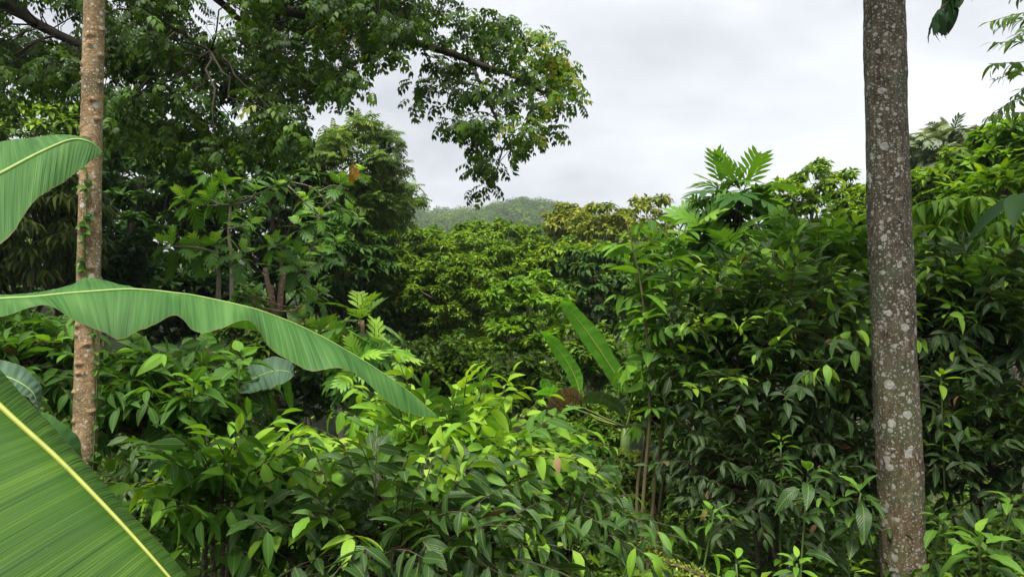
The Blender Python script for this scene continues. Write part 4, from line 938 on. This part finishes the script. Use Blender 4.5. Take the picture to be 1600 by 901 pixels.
# bright long-leaved tree beyond the lichen trunk
tree('long_leaf_tree', 'yellow-green tree with long hanging leaves next to the lichen-dotted trunk', 'tree', 1500, 370, 75, 75, 7.6, .55, 34, 26, .26, 'long', 'leaf_lime', .45, group=WOOD, droop=.7, cap=300, trunk_r=.05, tvar=.15)
tree('long_leaf_tree', 'bright tree with fresh layered leaves at the frame edge above the dark glossy shrub', 'tree', 1560, 320, 75, 70, 8.2, .6, 44, 30, .17, 'broad', 'leaf_lime', .5, group=WOOD, droop=.2, flat=.35, cap=300, trunk_r=.05)

# ------------------------------------------------------------------ leaves hanging into the view from trees outside it
def hanging(name, label, base, path, n, leaf, tpl, mat, t0, r=.02, hang=.6, ang=58, spr=None):
    """a branch that reaches in from a tree standing outside the view"""
    b = on_ground(np.array(base, float)); pts = [P(*q) for q in path]
    pl = Plant(name, label, 'tree', b, None, 120, 'twig_brown')
    pl.stem([b, b * .4 + pts[0] * .6 + [0, 0, .2], pts[0]], r * 2, r, 'bark_dark', name='trunk', n=14)
    s_ = pl.stem(pts, r * .5, r * .15, 'bark_dark', name='branch', n=24, sides=6)
    f = np.linspace(.3, 1, n); j = np.minimum((f * 23).astype(int), 22)
    tan = nrm(s_[j + 1] - s_[j]); side = nrm(np.cross(tan, UP + .01)); sg = np.where(np.arange(n) % 2, 1, -1)[:, None]
    a = np.radians(ang + R.normal(size=(n, 1)) * 10)
    ax = tan * np.cos(a) + side * sg * np.sin(a) - UP * hang + rv(n, .12)
    pl.leaves(tpl, mat, s_[j], frames(ax, UP + tan * .4 + rv(n, .3), leaf * (.8 + .4 * R.random(n))), t0 + .08 * R.normal(size=n))
    return pl, s_
hanging('hanging_branch', 'dark oval leaves hanging in silhouette from the top edge by the lichen-dotted trunk', (4.6, 2.3, 0), [(1640, -120, 3.0), (1560, -70, 3.0), (1490, -25, 3.0), (1488, -4, 3.0), (1470, 14, 3.0), (1458, 30, 3.0)], 26, .13, 'broad', 'leaf_shade', .05, hang=1.1)
hanging('hanging_branch', 'large dark drooping leaves poking in at the frame edge', (3.9, 1.2, 0), [(1760, 270, 2.2), (1690, 285, 2.2), (1620, 300, 2.2), (1590, 305, 2.2)], 7, .19, 'broad', 'leaf_shade', .05, hang=.3, ang=35)
pl, s_ = hanging('hanging_branch', 'fine pinnate twigs reaching in from the frame edge over the skyline', (8.2, 7.6, 0), [(1760, 60, 7.6), (1690, 80, 7.6), (1620, 95, 7.6), (1545, 100, 7.6)], 34, .18, 'oblong', 'leaf_forest', .3, hang=.3)
ns = 24; j = R.integers(0, 15, ns); p_ = s_[j]
ends = P(R.uniform(1550, 1650, ns), R.uniform(0, 210, ns), R.uniform(7.2, 8.2, ns))
pos, M, t, tw = sprays(ends + np.array([.5, 0, .1]), np.tile([-1., 0, .05], (ns, 1)) + rv(ns, .25), .5 + .3 * R.random(ns), 18, .14, 55, .2, .2, .32, .1)
pl.leaves('oblong', 'leaf_forest', pos, M, t); pl.twigs(tw, np.full((ns, 5), .004))
k = np.linspace(0, 1, 5)[None, :, None]
pl.twigs(p_[:, None] * (1 - k) + tw[:, :1] * k, np.full((ns, 5), .006))

# ------------------------------------------------------------------ stuff nobody could count: undergrowth, far woods
def stuff_mesh(name, blocks, matnames, label, cat):
    Vs, Ts, Us, Ti, mi, o = [], [], [], [], [], 0
    for tpl, mat, pos, M, tint in blocks:
        tpl = LOW.get(tpl, tpl)
        var = R.integers(0, len(TPL[tpl]), len(pos))
        for v, (tv, tt, tu) in enumerate(TPL[tpl]):
            s = var == v
            if not s.any(): continue
            w = pos[s][:, None] + np.einsum('nij,kj->nki', M[s], tv)
            k = len(tv); n = s.sum()
            Vs.append(w.reshape(-1, 3)); Ts.append((tt[None] + (np.arange(n) * k)[:, None, None]).reshape(-1, 3) + o)
            Us.append(np.tile(tu, (n, 1))); Ti.append(np.repeat(tint[s], k)); mi.append(np.full(n * len(tt), matnames.index(mat))); o += n * k
    return np.concatenate(Vs), np.concatenate(Ts), np.concatenate(Us), np.concatenate(Ti), np.concatenate(mi)
n_ = 1300
y = R.uniform(5.5, 30, n_); x = R.uniform(-1, 1, n_) * (.78 * y + 1)
h = .1 + 1.1 * R.random(n_) ** 1.5 * np.clip(y / 14, .35, 1.2)
keep = ~((np.abs(x - y * .15) < .9) & (y < 7.5))
c = np.stack([x, y, ground(x, y) + h * .6], -1)[keep]; h = h[keep]
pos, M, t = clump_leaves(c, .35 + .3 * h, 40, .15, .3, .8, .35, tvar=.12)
ug = [('tiny', 'leaf_forest', pos, M, t)]
n_ = 3200; y = R.uniform(2.4, 9.5, n_); x = R.uniform(-1, 1, n_) * (.72 * y + .8)
c = np.stack([x, y, ground(x, y) + .05 + .55 * R.random(n_) ** 1.5], -1)
pos, M, t = clump_leaves(c, np.full(n_, .16), 14, .085, .2, .7, .3, tvar=.12)
ug.append(('tiny', 'leaf_forest', pos, M, t))
V, T, U, TI, MI = stuff_mesh('undergrowth', ug, ['leaf_forest'], '', '')
link('undergrowth', mesh('undergrowth', V, T, [MAT['leaf_forest']], U, TI, MI), kind='stuff', label='tangled low green undergrowth covering the valley floor', category='undergrowth')
# woods beyond the near trees and over the hill
n_ = 600; y = 45 + 150 * R.random(n_) ** 1.3; x = R.uniform(-1, 1, n_) * (y * .95 + 10)
c = np.stack([x, y, ground(x, y) + R.uniform(2.5, 6.0, n_)], -1)
pos, M, t = clump_leaves(c, R.uniform(1.6, 3.0, n_), 60, .8, .3, .7, .4, tvar=.14)
fb = [('tiny', 'leaf_forest', pos, M, t)]
n_ = 460; y = R.uniform(310, 432, n_); x = R.uniform(-1, 1, n_) * 95
c = np.stack([x, y, ground(x, y) + R.uniform(.5, 2.5, n_)], -1)
pos, M, t = clump_leaves(c, R.uniform(2.4, 4.8, n_), 150, 1.1, .2, .8, .26, tj=.04, tvar=.2, upn=.4, outn=1.4, hz=.25)
fb.append(('tiny', 'leaf_forest', pos, M, t))
V, T, U, TI, MI = stuff_mesh('far_wood', fb, ['leaf_forest'], '', '')
link('far_wood', mesh('far_wood', V, T, [MAT['leaf_forest']], U, TI, MI), kind='stuff', label='hazy wooded hill closing the valley on the skyline', category='wood')

# ------------------------------------------------------------------ build the leaves: the ones that show are parts of their own
alld, allc = [], []
for pi, pl in enumerate(PLANTS):
    for bi, (tpl, mat, pos, M, t) in enumerate(pl.blocks):
        ctr = pos + M[:, :, 1] * .5
        X_, Y_, D_ = proj(ctr)
        L_ = np.linalg.norm(M[:, :, 1], axis=1)
        alld.append(np.stack([X_, Y_, D_, L_, np.full(len(pos), pi), np.full(len(pos), bi), np.arange(len(pos))], -1))
ALL = np.concatenate(alld)
inside = (ALL[:, 0] > -10) & (ALL[:, 0] < 1610) & (ALL[:, 1] > -10) & (ALL[:, 1] < 911) & (ALL[:, 2] > .3)
ALL = ALL[inside]
cell = (ALL[:, 0] // 16).astype(int) * 1000 + (ALL[:, 1] // 16).astype(int)
order = np.lexsort((ALL[:, 2], cell))
cs_ = cell[order]
first = np.r_[True, cs_[1:] != cs_[:-1]]
rank = np.arange(len(cs_)) - np.maximum.accumulate(np.where(first, np.arange(len(cs_)), 0))
vis = np.zeros(len(ALL), bool); vis[order] = rank < 3
size = ALL[:, 3] * F / ALL[:, 2]
LEAFMESH = {}
def leaf_mesh(tpl, v, mat):
    key = (tpl, v, mat)
    if key not in LEAFMESH:
        tv, tt, tu = TPL[tpl][v]
        LEAFMESH[key] = mesh('leaf_' + tpl, tv, tt, [MAT[mat]], tu)
    return LEAFMESH[key]
ntri = nobj = 0
for pi, pl in enumerate(PLANTS):
    if not pl.blocks: continue
    sel = (ALL[:, 4] == pi) & vis & (size > 12)
    cand = ALL[sel]; cand = cand[np.argsort(-size[sel])][:pl.cap]
    rest = []
    for bi, (tpl, mat, pos, M, t) in enumerate(pl.blocks):
        pick = cand[cand[:, 5] == bi][:, 6].astype(int)
        for i in pick:
            o = bpy.data.objects.new('leaf', leaf_mesh(tpl, int(R.integers(0, len(TPL[tpl]))), mat))
            COL.objects.link(o); o.parent = pl.root
            m4 = np.eye(4); m4[:3, :3] = M[i]; m4[:3, 3] = pos[i] - pl.base
            o.matrix_local = Matrix(m4.tolist()); o['tint'] = float(t[i]); nobj += 1
        keepm = np.ones(len(pos), bool); keepm[pick] = False
        if keepm.any(): rest.append((tpl, mat, pos[keepm] - pl.base, M[keepm], t[keepm]))
    mats = sorted({r[1] for r in rest}) or []
    Vs, Ts, Us, Ti, Mi = (stuff_mesh('x', rest, mats, '', '') if rest else (np.zeros((0, 3)), np.zeros((0, 3), int), np.zeros((0, 2)), np.zeros(0), np.zeros(0)))
    if pl.tw:
        v, tt = cat_vf(pl.tw); o_ = len(Vs)
        Vs = np.concatenate([Vs, v - pl.base]); Ts = np.concatenate([Ts, tt + o_]); Us = np.concatenate([Us, np.full((len(v), 2), .5)]); Ti = np.concatenate([Ti, np.zeros(len(v))]); Mi = np.concatenate([Mi, np.full(len(tt), len(mats))])
    if len(Vs):
        link(pl.stuff, mesh(pl.stuff, Vs, Ts, [MAT[m] for m in mats] + [MAT[pl.twig]], Us, Ti, Mi), pl.root, kind='stuff'); ntri += len(Ts)

# ------------------------------------------------------------------ haze: one closed box of thin air round everything
hb = np.array([(x, y, z) for x in (-540, 540) for y in (-70, 640) for z in (-60, 125)], float)
ht = np.array([(0, 1, 3), (0, 3, 2), (4, 6, 7), (4, 7, 5), (0, 4, 5), (0, 5, 1), (2, 3, 7), (2, 7, 6), (0, 2, 6), (0, 6, 4), (1, 5, 7), (1, 7, 3)])
hm = new_mat('haze_air'); g = G(hm)
pv = g.n('ShaderNodeVolumePrincipled'); pv.inputs['Color'].default_value = (.86, .90, .95, 1); pv.inputs['Density'].default_value = .00045; pv.inputs['Anisotropy'].default_value = .2
o = g.n('ShaderNodeOutputMaterial'); g.l(pv.outputs[0], o.inputs['Volume'])
link('haze', mesh('haze', hb, ht, [hm], smooth=False), kind='stuff', label='thin pale haze filling the air of the valley', category='haze')
